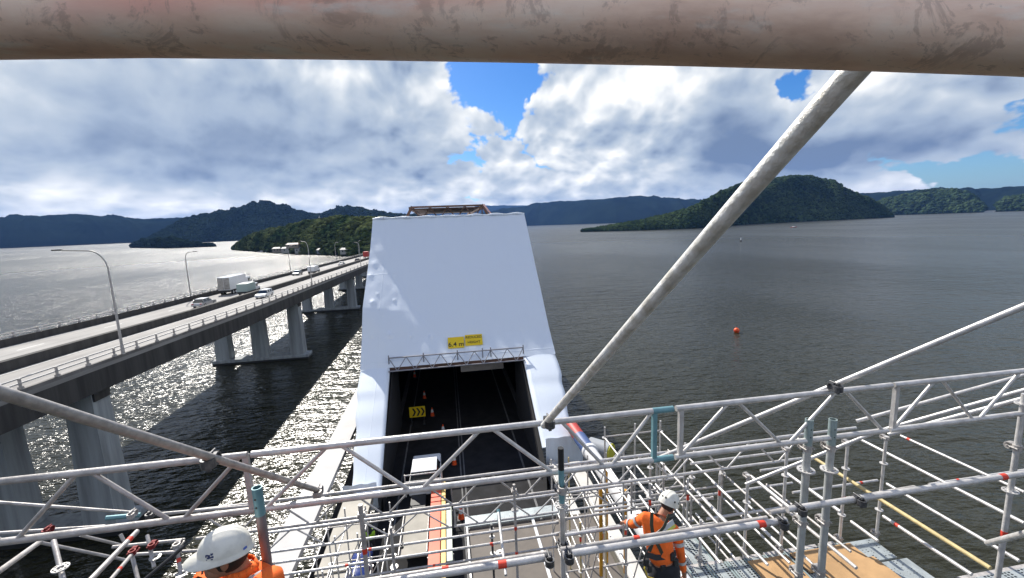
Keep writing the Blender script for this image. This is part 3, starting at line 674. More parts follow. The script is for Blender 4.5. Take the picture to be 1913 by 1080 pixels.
# gantry beam across the opening
gb = thing('gantry_beam','grey lattice beam spanning the top of the dark opening under the height sign','lattice beam',(0,29.9,17.4))
gx0,gx1 = -4.45,5.25; y_=29.75; ga,gbz = 17.15, 17.95
grm = mat('gantry_grey_steel',(.25,.25,.27),.5,.3)
for (yy,zz) in ((y_,ga),(y_+.55,gbz),(y_+.9,ga)): MB().tube((gx0,yy,zz),(gx1,yy,zz),.05,n=8).build('chord', grm, gb)
nn = 16
for i in range(nn):
    xa_ = gx0+(gx1-gx0)*i/nn; xb_ = gx0+(gx1-gx0)*(i+1)/nn
    MB().tube((xa_,y_,ga) if i%2 else (xa_,y_+.55,gbz),(xb_,y_+.55,gbz) if i%2 else (xb_,y_,ga),.03,n=6).build('diagonal_brace', grm, gb)
for i in (0,4,8,11,12,16):
    x = gx0+(gx1-gx0)*i/16; MB().tube((x,y_+.5,ga-.1),(x,y_+.6,gbz+.18),.045,n=6).build('post', grm, gb)
# height sign
TXT = []
def text(body, size, origin, xa, ya, m, parent, name='lettering', ext=.004, bold=.012):
    cu_ = bpy.data.curves.new(name,'FONT'); cu_.body = body; cu_.size = size; cu_.extrude = ext; cu_.offset = bold*size; cu_.align_x='CENTER'; cu_.align_y='CENTER'
    cu_.materials.append(m); tmp = bpy.data.objects.new(name, cu_); COL.objects.link(tmp); bpy.context.view_layer.update()
    me = bpy.data.meshes.new_from_object(tmp); bpy.data.objects.remove(tmp); o = bpy.data.objects.new(name, me); COL.objects.link(o)
    xa = xa.normalized(); ya = (ya - xa*ya.dot(xa)).normalized(); za = xa.cross(ya)
    M = Matrix(((xa.x,ya.x,za.x,origin.x),(xa.y,ya.y,za.y,origin.y),(xa.z,ya.z,za.z,origin.z),(0,0,0,1)))
    o.parent = parent; M.translation = M.translation - parent.location; o.matrix_local = M
    return o
def on_front(px,py,lift=.1):
    z=18.5
    for _ in range(14): q = PY(px,py,front(z)); z=.5*z+.5*q.z
    return q + V((0,-.7,.7))*lift
sg = thing('height_sign','yellow two panel sign reading 6.4 m REDUCED HEIGHT above the dark opening','sign',on_front(868,641))
ux = V((1,0,0)); uy = V((0,.70,.71)).normalized(); uz = ux.cross(uy)
for (pa,pb,nm) in (((837,643),(867,640),'a'),((869,638),(901,635),'b')):
    A = on_front(*pa,.12); B_ = on_front(*pb,.12); c = (A+B_)/2; w = (B_-A).length
    MB().box(c,(w,.92,.03),(ux,uy,uz)).build('sign_panel', yellow, sg)
    if nm=='a': text('6.4 m',.52, c+uz*.02-uy*.17, ux, uy, black, sg)
    else:
        text('REDUCED',.27, c+uz*.02+uy*.23, ux, uy, black, sg); text('HEIGHT',.27, c+uz*.02-uy*.20, ux, uy, black, sg)
# chevron board
p = V((-3.0,33.2,ZR)); cs = thing('chevron_sign','yellow board with three black chevrons pointing right, standing in the dark roadway','sign',p)
MB().bb(p.x-.62,p.x+.62,p.y-.02,p.y+.02,p.z+.55,p.z+1.42).build('board', yellow, cs)
for k in range(3):
    m = MB(); x = p.x-.42+k*.34; zc = p.z+.985
    for s_ in (1,-1): m.add([V((x,p.y-.026,zc+s_*.33)),V((x+.15,p.y-.026,zc+s_*.33)),V((x+.33,p.y-.026,zc)),V((x+.18,p.y-.026,zc))],[(0,1,2,3)])
    m.build('chevron', black, cs)
for sx in (-.5,.5):
    MB().tube((p.x+sx,p.y+.03,p.z+.1),(p.x+sx,p.y+.03,p.z+1.3),.03,n=6).build('leg', couplm, cs); MB().bb(p.x+sx-.08,p.x+sx+.08,p.y-.35,p.y+.35,p.z,p.z+.08).build('foot', couplm, cs)
def cone(x,y,label,z=ZR,fallen=False):
    p = V((x,y,z)); o = thing('traffic_cone',label,'traffic cone',p,'traffic cones on the truss bridge roadway')
    MB().bb(x-.22,x+.22,y-.22,y+.22,z,z+.05).build('base', black, o)
    MB().tube(p+V((0,0,.05)),p+V((0,0,.75)),.17,.035,n=16).build('cone_body', orange, o)
    MB().tube(p+V((0,0,.36)),p+V((0,0,.60)),.118,.078,n=16,cap=False).build('reflective_collar', white, o)
cone(-2.72,38.2,'furthest orange traffic cone, behind the chevron sign'); cone(-1.9,34.3,'traffic cone just right of the chevron sign')
cone(-.27,26.5,'traffic cone ahead of the white work truck near the centre line'); cone(-.02,21.1,'nearest traffic cone, right of the orange boards')
cone(-3.99,44.2,'smallest cone deep inside the dark enclosure at its left side'); cone(-1.0,31,'traffic cone between the chevron sign and the work truck')
# work truck in the roadway
wt = thing('work_truck','white work truck with a ladder rack parked on the dark roadway','truck',(-1.95,22,ZR))
MB().bb(-2.85,-1.05,22.6,24.9,ZR+.65,ZR+1.25).build('body', white, wt, .12)
mb = MB(); mb.loft([[(-2.8,22.7,ZR+1.2),(-1.1,22.7,ZR+1.2),(-1.1,25.0,ZR+1.2),(-2.8,25.0,ZR+1.2)],[(-2.66,22.85,ZR+1.95),(-1.24,22.85,ZR+1.95),(-1.24,24.2,ZR+1.95),(-2.66,24.2,ZR+1.95)]],False); mb.build('window',glass,wt,.05)
MB().bb(-2.66,-1.24,22.85,24.25,ZR+1.93,ZR+1.99).build('roof', white, wt, .05)
MB().bb(-2.82,-1.08,24.9,26.1,ZR+.6,ZR+1.2).build('bonnet', white, wt, .1)
for x in (-2.95,-.95): MB().tube((x,22.3,ZR+.9),(x,22.3,ZR+2.2),.035).build('rack_post', galv, wt)
for z in (ZR+2.15,ZR+1.75,ZR+1.4): MB().tube((-2.95,22.3,z),(-.95,22.3,z),.035).build('rack_bar', galv, wt)
MB().bb(-2.90,-1.68,17.9,21.0,ZR+.75,ZR+.85).build('tray', beige, wt); MB().bb(-2.7,-1.9,21.0,22.6,ZR+.5,ZR+.75).build('chassis', black, wt)
for x in (-2.92,-1.66): MB().bb(x-.02,x+.02,17.9,21.0,ZR+.76,ZR+1.0).build('tray_side', galv_old, wt)
for y in (19.4,24.6):
    for x in (-2.7,-1.9 if y<20 else -1.2): wheel(wt, x, y, ZR, .38)
for nm,x0,x1,y0,y1,m,lb in (('orange_board',-1.57,-1.05,12.0,23.2,mat('orange_red_board',(.80,.13,.06),.5,0,.15,1.5),'long orange red board lying beside the work truck'),
    ('yellow_board',-1.01,-.80,12.0,23.0,mat('pale_yellow_board',(.78,.52,.16),.5,0,.15,1.5),'long narrow yellow board beside the orange red one'),
    ('white_board',-.76,-.50,17.0,21.0,mat('pale_green_white_board',(.55,.60,.50),.5,0,.15,1.5),'short pale board right of the yellow one')):
    mb = MB().bb(x0,x1,y0,y1,ZR+1.0,ZR+1.10); 
    o = mb.build(nm,m,None,.01); tag(o,lb,'board')
    
tr2 = thing('board_trestle','low steel trestles holding the long coloured boards','trestle',(-.5,17,ZR))
for y in (13.5,17.5,20.5,22.6):
    MB().bb(-1.62,-.45,y-.04,y+.04,ZR+.9,ZR+.998).build('beam', galv_old, tr2)
    for x in (-1.58,-.48): MB().bb(x-.03,x+.03,y-.03,y+.03,ZR,ZR+.9).build('leg', galv_old, tr2)
# outer bridge edges: white wrapped strip on the left, lower chords
ow = MB(); ow.bb(-8.25,-6.9,6,60,13.2,13.5); tag(ow.build('wrapped_walkway', mat('white_walkway_sheet',(.46,.45,.44),.7,0,.15,.6,.3,3)), 'long white sheeted walkway strip along the left edge of the truss bridge','walkway')
lc = thing('bottom_chord_girder','beige steel lower chord of the truss left of the roadway, under the scaffold','girder',(-5.4,14,12))
MB().bb(-6.0,-4.75,4,22.6,12.2,12.9).build('chord', beige, lc, .03); MB().bb(-6.1,-4.65,4,22.6,12.903,12.95).build('top_flange', beige, lc)
for y in (8,11,14,17,20): MB().bb(-6.15,-4.6,y-.15,y+.15,12.1,13.02).build('batten', beige, lc)
tag(MB().bb(-6.85,-6.12,6,33,11.4,11.9).build('gap_shade_strip', mat('gap_shade_dark',(.03,.028,.026),.9,0,.4,2)),'dark strip added as shade in the gap between the white walkway strip and the wrapped leg','beam')  # dark strip added so the gap reads as shaded
rc = thing('bottom_chord_girder','white steel lower chord of the truss right of the roadway','girder',(5.6,14,12))
MB().bb(5.35,5.75,4,23.3,12.4,12.9).build('chord', mat('offwhite_steel',(.6,.58,.54),.6,0,.2,1), rc, .02); MB().bb(6.5,6.62,4,23,12.2,12.9).build('side_plate', beige, rc)
# pipe on the right
pp = thing('water_pipe','large white pipe with blue and red sections along the right side of the truss','pipe',(7.2,18,14.5))
pm = mat('white_pipe_sheet',(.68,.68,.68),.45,0,.12,1.2,.3,4)
MB().tube((7.55,6,14.5),(7.15,21.2,14.5),.36,n=24).build('pipe_run', pm, pp)
MB().tube((7.15,21.2,14.5),(7.1,22.7,14.5),.38,n=24).build('blue_section', mat('blue_pipe_paint',(.05,.09,.22),.5), pp); MB().tube((7.1,22.7,14.5),(7.05,24.4,14.5),.36,n=24).build('red_section', redm, pp)
MB().tube((7.18,21.0,14.5),(7.18,21.2,14.5),.44,n=24).build('flange', white, pp)
for y in (8.5,11.5,14.5,17.5): MB().tube((7.4,y,14.5),(7.4,y+.08,14.5),.385,n=24).build('band', galv_old, pp)
p = PZ(1140,846,14.0); o = thing('storage_drum','grey drum with a yellow end lying beyond the white pipe','drum',p)
MB().tube(p+V((-.9,.9,0)),p,.55,n=24).build('drum_body', mat('grey_drum',(.3,.32,.34),.5), o); MB().tube(p+V((0,0,0)),p+V((.06,-.06,0)),.52,n=24).build('end_cap', mat('dull_yellow',(.5,.47,.05),.5), o)
wp = MB().bb(6.2,6.85,6,22,13.35,13.45); tag(wp.build('pipe_shelf', mat('offwhite_steel',(.6,.58,.54))), 'pale narrow shelf between the white pipe and the truss chord','shelf')

# ================================================================== SCAFFOLD KIT
GT = 'galvanised scaffold tubes and ledgers of the lower scaffold'
def rosette(o, c, r=.062, big_=True):
    mb = MB(); 
    if big_:
        mb.ring(c,(0,0,1),.026,.036,.010,20); mb.ring(c,(0,0,1),.052,r,.010,24)
        for k in range(8):
            a = k*math.pi/4+.2; d = V((math.cos(a),math.sin(a),0)); mb.box(V(c)+d*.044,(.022,.013,.0098),(d,d.cross(V((0,0,1))),V((0,0,1))))
    else: mb.ring(c,(0,0,1),.02,r,.010,12)
    return mb.build('rosette', galv, o)
def coupler(parent, c, d=(1,0,0), e=(0,1,0), s=1., m=None):
    s = min(s,1.15)**.8*.92
    c = V(c); d = V(d).normalized(); e = V(e).normalized(); m = m or couplm
    mb = MB(); mb.ring(c,d,.025*s,.036*s,.055*s,12); c2 = c+V((0,0,.0)); w = d.cross(e).normalized()
    mb.ring(c2+w*.05*s,e,.025*s,.036*s,.05*s,12); mb.box(c+w*.028*s,(.05*s,.05*s,.014*s),(d,e,w))
    for q in (1,-1): mb.tube(c+e*.038*s*q-w*.03*s, c+e*.038*s*q+w*.05*s,.007*s,n=6); mb.box(c+e*.038*s*q+w*.052*s,(.02*s,.02*s,.014*s),(d,e,w))
    return mb.build('coupler', m, parent)
def tape(parent, a, b_, f, r=.0255, w=.05):
    a=V(a); b_=V(b_); d=(b_-a).normalized(); c=a+(b_-a)*f; return MB().tube(c-d*w/2,c+d*w/2,r,n=14).build('red_band', redtape, parent)
def tube(a, b_, label, r=.0242, m=galv, name='scaffold_tube', tapes=(), coup=(), cat='scaffold tube', group=None, n=14, ends=True):
    a=V(a); b_=V(b_); o = thing(name,label,cat,a,group)
    MB().tube(a,b_,r,n=n).build('pipe', m, o)
    for f in tapes: tape(o,a,b_,f,r*1.06,r*2.4)
    for f in coup: coupler(o, a+(b_-a)*f, (b_-a), (0,0,1) if abs((b_-a).normalized().z)<.8 else (1,0,0))
    return o
def wedge_ends(o, a, b_):
    d=(b_-a).normalized()
    for p in (a,b_): MB().box(p,(.05,.034,.06),(d,d.cross(V((0,0,1))).normalized() if abs(d.z)<.9 else V((0,1,0)),V((0,0,1)) if abs(d.z)<.9 else V((1,0,0)))).build('wedge_head', galv_old, o)
def HX(p1,p2,y,label,wedge=False,**k):
    a=PY(*p1,y); b_=PY(*p2,y); z=(a.z+b_.z)/2; a.z=b_.z=z; o = tube(a,b_,label,**k)
    if wedge: wedge_ends(o,a,b_)
    return o
def HY(p1,p2,x,label,wedge=False,**k):
    a=PX(*p1,x); b_=PX(*p2,x); z=(a.z+b_.z)/2; a.z=b_.z=z; o = tube(a,b_,label,**k)
    if wedge: wedge_ends(o,a,b_)
    return o
def standard(x,y,z0,z1,label,r=.0242,ros=(),spigot=0,sm=galv_teal,m=galv,bigr=True,bands=(),coup=(),group=None,hat=None):
    o = thing('scaffold_standard',label,'scaffold post',(x,y,z0),group)
    MB().tube((x,y,z0),(x,y,z1-spigot),r,n=16).build('post', m, o)
    if spigot:
        mb = MB(); n=16
        mb.tube((x,y,z1-spigot+.001),(x,y,z1),r*1.06,n=n,cap=False); mb.tube((x,y,z1),(x,y,z1-.2),r*.86,n=n,cap=False); mb.ring((x,y,z1-.004),(0,0,1),r*.86,r*1.065,.008,n)
        sp_ = mb.build('spigot', sm, o)
        for zz in (z1-spigot*.35,z1-spigot*.65): MB().tube((x-r*.2,y-r*1.09,zz),(x-r*.2,y-r*1.0,zz),.006,n=8).build('pin_hole', black, sp_)
    for z in ros: rosette(o,(x,y,z),.062*(r/.0242)**.5 if bigr else .055,bigr)
    for z in bands: MB().tube((x,y,z-.03),(x,y,z+.03),r*1.07,n=14).build('red_band', redtape, o)
    for z in coup: coupler(o,(x,y,z),(0,0,1),(1,0,0),1.15,galv_old)
    return o
def lattice(x0,x1,y,zt,zb,label,r=.0242,rd=.015,pitch=.52,m=galv,verts=(),phase=0,frames=(),group=None,teal=(),tapes=()):
    o = thing('lattice_beam',label,'lattice beam',((x0+x1)/2,y,zb),group)
    MB().tube((x0,y,zt),(x1,y,zt),r,n=16).build('top_chord', m, o); MB().tube((x0,y,zb),(x1,y,zb),r,n=16).build('bottom_chord', m, o)
    n=max(1,round((x1-x0)/pitch)); 
    for i in range(n):
        a=x0+(x1-x0)*(i+.08)/n; b_=x0+(x1-x0)*(i+.92)/n
        up=(i+phase)%2
        MB().tube((a,y,zb if up else zt),(b_,y,zt if up else zb),rd,n=10).build('diagonal_brace', m, o)
    for xv,mm in frames:
        MB().box((xv,y,(zt+zb)/2),(.036,.036,zt-zb)).build('end_frame', mm, o)
    for xa_,zz in teal:
        MB().tube((xa_-.09,y,zz),(xa_+.09,y,zz),r*1.04,n=16).build('spliced_sleeve', galv_teal, o)
    return o
# --- rosette-size notes: 48.3 mm tubes everywhere, measured against the photograph
# ================================================================== NEAR SCAFFOLD
topm = bpy.data.materials.new('grimy_old_tube'); topm.use_nodes = True; t = NT(topm.node_tree); b = t.n['Principled BSDF']
c = t.new('ShaderNodeTexCoord').outputs['Object']
nA = t.noise(t.mapping(c,(3.,9,9)), 2.2, 7, .62); nB = t.noise(t.mapping(c,(2.2,3,3),(0,0,0),(3,1,2)), 2.0, 3, .5)
colr = t.ramp(nA,[(.30,(.60,.38,.28)),(.5,(.86,.62,.48)),(.7,(.95,.78,.64))])
sz = t.new('ShaderNodeSeparateXYZ'); t.l.new(c, sz.inputs[0])
redf = t.m('MULTIPLY', t.ss(sz.outputs[2], -.002, .016), t.ss(nB,.40,.58))
colr = t.mix(t.m('MULTIPLY',redf,.75), colr, (.86,.42,.34))
sc1 = t.ss(t.noise(t.mapping(c,(1,1,1),(0,R(28),0),(4,0,2)), 26, 6, .75, .6), .54,.62)
sc2 = t.ss(t.noise(t.mapping(c,(9,30,1.6),(0,R(-14),0)), 8, 6, .72, .3), .56,.64)
msk = t.ss(t.noise(c,9,3), .38,.52)
colr = t.mix(t.m('MULTIPLY', t.m('MULTIPLY',t.m('MAXIMUM',sc1,sc2),msk), .42), colr, (.30,.19,.15))
pal = t.ss(t.noise(t.mapping(c,(2,8,8),(0,0,0),(7,7,7)), 5, 6, .6), .55,.68); colr = t.mix(t.m('MULTIPLY',pal,.5), colr, (.86,.80,.72))
t.l.new(colr,b.inputs['Base Color']); b.inputs['Roughness'].default_value=.65; b.inputs['Metallic'].default_value=.1
bn = t.new('ShaderNodeBump'); bn.inputs['Strength'].default_value=.5; bn.inputs['Distance'].default_value=.002; t.l.new(nA,bn.inputs['Height']); t.l.new(bn.outputs[0],b.inputs['Normal'])
def dtube(pts, r, m, n=32):
    mb=MB(); rings=[]
    for i,p in enumerate(pts):
        d = (pts[min(i+1,len(pts)-1)]-pts[max(i-1,0)]).normalized(); u=d.cross(V((0,0,1))).normalized(); w=d.cross(u)
        rings.append([p+(u*math.cos(2*math.pi*k/n)+w*math.sin(2*math.pi*k/n))*r for k in range(n)])
    return mb.loft(rings,True,True)
a = PD(-700,66,.31); pts=[PD(x,yy,.31) for x,yy in ((-700,56),(-350,46),(0,41),(250,38),(600,41),(956,47),(1300,54),(1600,62),(1913,73),(2200,86),(2700,112))]
o = thing('guard_rail_tube','very close grimy brown old tube crossing the whole top of the view','scaffold tube',pts[5]); dtube(pts,.0242,topm).build('pipe',topm,o)
# diagonal brace, galvanised, runs from top right down to the beam joint
dg = mat('worn_galvanised_tube',(.86,.85,.82),.4,.15,0,16,.6,50,col2=(.56,.53,.46))
o = tube(PD(1720,-10,.68), PD(1016,795,3.12), 'long pale diagonal tube from the top right down to the beam joint at the centre', m=dg, n=28)
coupler(o, PD(1024,786,3.05), (1,0,0),(0,0,1),1.5); 
o = tube(PD(-140,690,1.22)+(PD(-140,690,1.22)-PD(600,918,3.75))*.6, PD(600,918,3.75), 'thick grey sloping tube coming in from the left edge above the left lattice beam', m=mat('dull_galvanised_tube',(.50,.47,.44),.45,.4,.35,18,.3,50), r=.0215, n=24)
coupler(o, PD(398,856,2.42),(1,0,0),(0,0,1),1.3); coupler(o,PD(596,916,3.7),(1,0,0),(0,0,1),1.3,galv_old)
o = tube(PD(2050,515,2.9)+(PD(2050,515,2.9)-PD(1225,858,5.3))*.6, PD(1225,858,5.3), 'long tube sloping down to the left from the right edge, clamped on the beam', m=galv, n=16)
coupler(o, PD(1556,722,3.7),(1,0,0),(0,0,1),1.3); coupler(o,PD(1250,848,5.2),(1,0,0),(0,0,1),1.2,galv_old)
# beam A : nearest lattice
YA, ZT, ZB = 3.1, 25.45, 25.02
def xA(px,py): return PY(px,py,YA).x
lattice(-6.6, xA(462,850), YA, ZT, ZB,'near lattice beam at the left, over the highway bridge piers',pitch=.50,frames=((xA(466,905),galv),),m=galv_old,phase=0)
x1,x2,x3 = xA(470,850), xA(1045,800), xA(1215,800)
lattice(x1, x2-.02, YA, ZT, ZB,'near lattice beam crossing in front of the dark roadway',pitch=.5,phase=1,m=galv)
lattice(x2-.02, xA(1226,800), YA, ZT, ZB,'short near lattice length between the black topped post and the teal frame',pitch=.5,phase=0,frames=((xA(1222,810),galv_teal),),teal=((xA(1238,775),ZT),(xA(1238,865),ZB)))
lattice(xA(1262,800), xA(1660,770), YA, ZT, ZB,'near lattice beam right of the teal frame over open water',pitch=.5,phase=1,frames=((xA(1271,810),galv),),m=galv)
lattice(xA(1664,770), 8.2, YA, ZT, ZB,'rightmost near lattice beam, catching the sun',pitch=.5,phase=1,frames=((xA(1670,770),galv),),m=galv)
# teal spigot piece bridging the beams
# beam B, C behind and lower
lattice(-3.9, 1.55, 6.4, 23.02, 22.57,'middle lattice beam behind the near one, left of the black topped post',pitch=.52,m=galv_old,group=None)
lattice(1.6, 6.2, 6.4, 23.02, 22.57,'middle lattice beam behind the near one, right of the black topped post',pitch=.52,m=galv,phase=1)
lattice(-3.6, -.2, 7.6, 21.67, 21.28,'lowest lattice beam at left, over the white strip and girder',pitch=.55,m=galv,phase=1)
lattice(-.15, 1.9, 7.6, 21.67, 21.28,'lowest lattice beam in the middle, above the perforated walkway',pitch=.5,m=galv,frames=((-.13,galv),))
lattice(2.0, 4.6, 7.6, 21.67, 21.28,'lowest lattice beam at right, behind the worker in orange',pitch=.5,m=galv,phase=1)
HX((510,1050),(1041,978),6.8,'upper long ledger crossing under the lowest lattice beams',m=galv,tapes=(.32,),wedge=True,r=.022,coup=(.43,))
HX((511,1074),(1041,1000),6.8,'lower long ledger crossing under the lowest lattice beams',m=galv,tapes=(.24,.75),wedge=True,r=.022)
HX((560,1094),(1041,1022),7.2,'bottom ledger barely above the roadway boards',m=galv_old,wedge=True,r=.020,tapes=(.5,))
HX((1057,968),(1330,932),6.6,'ledger right of the black topped post behind the worker',m=galv_old,wedge=True,r=.022)
HX((1050,1000),(1165,984),5.2,'ledger gripped by the worker in orange',m=galv,wedge=True,r=.024)
# big double guard rail
YG, ZG = 2.6, 24.71
o = tube((-1.05,YG,ZG),(.60,YG,ZG),'thick near guard rail at bottom centre with a red band',m=galv,tapes=(.79,),coup=(.985,),n=18)
o = tube((.68,YG,ZG),(2.42,YG,ZG),'thick near guard rail crossing in front of the worker in orange',m=galv,tapes=(.88,),coup=(.02,.97),n=18)
o = tube((2.50,YG+.08,ZG+.02),(5.6,YG+.08,ZG+.02),'thick near guard rail right of the twin posts over open water',m=galv,tapes=(.66,),coup=(.03,.2),n=18)
o = tube((-.9,YG+.22,ZG-.16),(.62,YG+.22,ZG-.16),'thinner tube just below the bottom centre guard rail',m=galv_old,tapes=(.5,),n=14,r=.02)
o = tube((.72,YG+.22,ZG-.15),(2.45,YG+.22,ZG-.15),'thinner tube just below the guard rail in front of the worker',m=galv_old,tapes=(.35,),n=14,r=.02)
o = tube((2.5,YG+.25,ZG-.13),(3.9,YG+.25,ZG-.10),'thinner tube just below the right guard rail',m=galv_old,tapes=(.5,),n=14,r=.02)
# near posts
q = PY(485,915,2.3); standard(q.x-.012,2.3,22.5,25.66,'left post with an open teal top, beside the worker in the white helmet',r=.0242,spigot=.16,m=mat('dull_purple_grey_steel',(.24,.21,.22),.5,.4,.3,8),ros=())
q = PY(1048,860,3.0); standard(q.x,3.0,21.8,25.27,'centre post with black cap and teal sleeve',r=.0205,spigot=0,ros=(24.80,),bigr=True,m=galv)
PO = bpy.data.objects[-1] if False else None
cp = [o_ for o_ in COL.objects if o_.name.startswith('scaffold_standard')][-1]
MB().tube((q.x,3.0,24.82),(q.x,3.0,25.1),.0235,n=16).build('teal_sleeve', galv_teal, cp); MB().tube((q.x,3.0,25.1),(q.x,3.0,25.28),.0238,n=16).build('black_cap', black, cp)
coupler(cp,(q.x,2.97,24.45),(0,0,1),(1,0,0),1.2); coupler(cp,(q.x,2.97,24.95),(0,0,1),(1,0,0),1.2,galv_old)
for px,lb in ((1514,'left one of the twin pale posts at right, standing on the platform'),(1558,'right one of the twin pale posts at right, standing on the platform')):
    q = PY(px,787,3.1); standard(q.x-.01,3.1,21.9,q.z+.02,lb,r=.031,spigot=.24,sm=greypaint,ros=(q.z-.46,),coup=(q.z-.25,q.z-.98,q.z-1.5),m=mat('pale_galvanised_post',(.55,.57,.56),.45,.35,.25,7))
q = PY(1905,800,3.1); standard(q.x,3.1,22.2,q.z+.35,'far right post with a red band at its foot',r=.0242,ros=(q.z+.25,q.z-.66),bands=(q.z-1.13,),coup=(q.z-.2,),m=galv)
# left side lower tubes
tube(PD(-120,930,4.6),PD(242,957,5.2),'level tube ending at the teal clamp on the left',m=galv_old,r=.0185)
o = tube(PD(198,968,5.0),PD(262,962,5.1),'short teal clamp tube at left beside the highway bridge pier',m=galv_teal,r=.026); coupler(o,PD(250,958,5.0),(1,0,0),(0,0,1),1.6,galv_old)
o = tube(PD(-60,1000,4.4),PD(196,983,4.9),'thin tube behind the left lattice with a red coupling',m=galv_old,r=.017); coupler(o,PD(93,988,4.6),(1,0,0),(0,0,1),1.0,dredm)
o = tube(PD(300,960,4.6),PD(470,945,5.0),'thin tube running right from the left blue clamp',m=galv_old,r=.017); coupler(o,PD(285,958,4.6),(1,0,0),(0,0,1),1.8)
tube(PD(-40,1095,2.6),PD(75,1012,3.4),'diagonal brace at bottom left corner below the near lattice',m=galv_old,r=.0185)
tube(PD(158,1095,2.8),PD(256,993,3.4),'red banded diagonal brace left of the white helmet',m=galv_old,r=.0185,tapes=(.82,))
tube(PD(205,1085,4.0),PD(247,1035,4.5),'short red banded brace just left of the worker in the white helmet',m=galv_old,r=.0185,tapes=(.4,))
tube(PD(72,1013,4.8),PD(238,1047,5.4),'long thin tube sloping right below the left lattice',m=galv_old,r=.017)
tube(PD(150,1000,5.2),PD(225,1018,5.6),'short thin tube under the middle of the left lattice',m=galv_old,r=.017)
o = tube(PD(100,1010,3.9),PD(122,1100,3.6),'upright post with white disc below the left lattice',m=galv_old,r=.020,name='scaffold_standard',cat='scaffold post'); rosette(o,PD(113,1061,3.7),.060)
o = tube(PD(225,998,5.3),PD(232,1012,5.3),'stub tube under the left lattice',m=galv_old,r=.0185)
o = tube(PD(275,1000,4.9),PD(288,1060,4.7),'upright post with dark strap and white disc left of the white helmet',m=galv_old,r=.0185,name='scaffold_standard',cat='scaffold post'); rosette(o,PD(290,1041,4.75),.056); coupler(o,PD(283,1020,4.8),(0,0,1),(1,0,0),1.0,dredm)
o = tube(PD(247,1040,4.5),PD(262,1100,4.3),'upright post at the joint of the red banded braces',m=galv_old,r=.0185,name='scaffold_standard',cat='scaffold post'); coupler(o,PD(247,1032,4.5),(0,0,1),(1,0,0),1.0,dredm)
o = tube(PD(330,1020,4.6),PD(342,1100,4.4),'upright red banded post directly left of the white helmet',m=galv_old,r=.0185,tapes=(.35,),name='scaffold_standard',cat='scaffold post'); coupler(o,PD(330,1020,4.6),(0,0,1),(1,0,0),1.8,galv_old); rosette(o,PD(340,1072,4.45),.056)
tube(PD(210,1022,5.2),PD(345,1008,5.4),'level tube crossing behind the left posts',m=galv_old,r=.0185); tube(PD(250,1036,5.0),PD(480,1022,5.4),'lower level tube crossing behind the left posts',m=galv_old,r=.0185,coup=(.35,))
tube(PD(345,1020,4.6),PD(262,1090,4.3),'dark strap like brace beside the red banded upright',m=black,r=.018)
tube(PD(470,868,2.55),PD(640,925,3.9),'tube continuing from the left sloping tube to the clamp above the white strip',m=galv_old,r=.0235) if False else None
# tall thin standards in the middle
for px,y0,y1,dep,lb,rs,bd in ((673,943,1095,4.4,'grey middle left post with a red band, over the blue tarpaulin',(),(1030,)),(730,985,1095,6.5,'slim post left of the work truck tray',(1060,),()),
        (960,905,1100,6.9,'slim middle post with a white disc above the perforated walkway',(953,),(987,1034)),(918,980,1060,8.2,'thin dark red banded post near the orange boards',(1003,1034),(1017,))):
    A=PD(px,y0,dep); Bq=PY(px+3,y1,A.y); z1_=A.z; z0_=Bq.z
    def zat(py): return PY(px,py,A.y).z
    standard(A.x,A.y,z0_-.3,z1_,lb,r=.0235 if dep<5 else .022,ros=[zat(v) for v in rs],bigr=dep<7,bands=[zat(v) for v in bd],m=galv_old if dep<8 else couplm,coup=[z1_-.12])
o = tube(PD(931,958,7.2),PD(945,1075,6.2),'leaning thin tube with blue head right of the dark post',m=galv,r=.022,name='prop'); MB().tube(PD(931,952,7.25),PD(933,975,7.1),.03).build('teal_sleeve',galv_teal,o); rosette(o,PD(934,1033,6.6),.07,False)

# ================================================================== LOWER SCAFFOLD BAYS (regular grids)
def bay(name,label,xs,ys,zs,loc,legm=galv,extra=0,top=.5,low=.6,diag=True,yellow_every=0,r=.022):
    o = thing(name,label,'scaffold',loc)
    for i,x in enumerate(xs):
        for j,y in enumerate(ys):
            m = timber if yellow_every and (i+j)%yellow_every==0 else legm
            p_ = MB().tube((x,y,zs[0]-low),(x,y,zs[-1]+top),r,n=8).build('standard', m, o)
            mb = MB()
            for z in zs: mb.ring((x,y,z),(0,0,1),.02,.06,.012,10)
            mb.build('rosette', galv, p_)
    for z in zs:
        for j,y in enumerate(ys): MB().tube((xs[0],y,z+.02),(xs[-1],y,z+.02),r*.9,n=8).build('ledger', galv_old if (j+int(z*10))%2 else galv, o)
        for i,x in enumerate(xs): MB().tube((x,ys[0],z),(x,ys[-1],z),r*.9,n=8).build('transom', galv, o)
    if diag:
        for i in range(len(xs)-1):
            for j,y in enumerate(ys):
                if (i+j)%2==0: MB().tube((xs[i],y,zs[0]),(xs[i+1],y,zs[-1]),r*.75,n=6).build('brace', galv_old, o)
    for i,x in enumerate(xs[:4]):
        MB().tube((x,ys[0]-.01,zs[-1]-.15),(x,ys[0]-.01,zs[-1]-.05),r*1.12,n=10).build('red_band', redtape, o)
    return o
bay('scaffold_bay','dense galvanised scaffold bay hanging over the white strip left of the roadway',[-3.35,-2.9,-2.4,-1.8],[7.6,8.4,9.4,10.4],[18.6,19.6],(-2.8,9,18),r=.018,top=.5)
bay('scaffold_bay','low scaffold bay between the beige girder and the work truck',[-4.6,-3.9,-3.2],[11.5,12.7,14.0],[14.2,15.4],(-4,12.6,14),r=.02,top=.3)
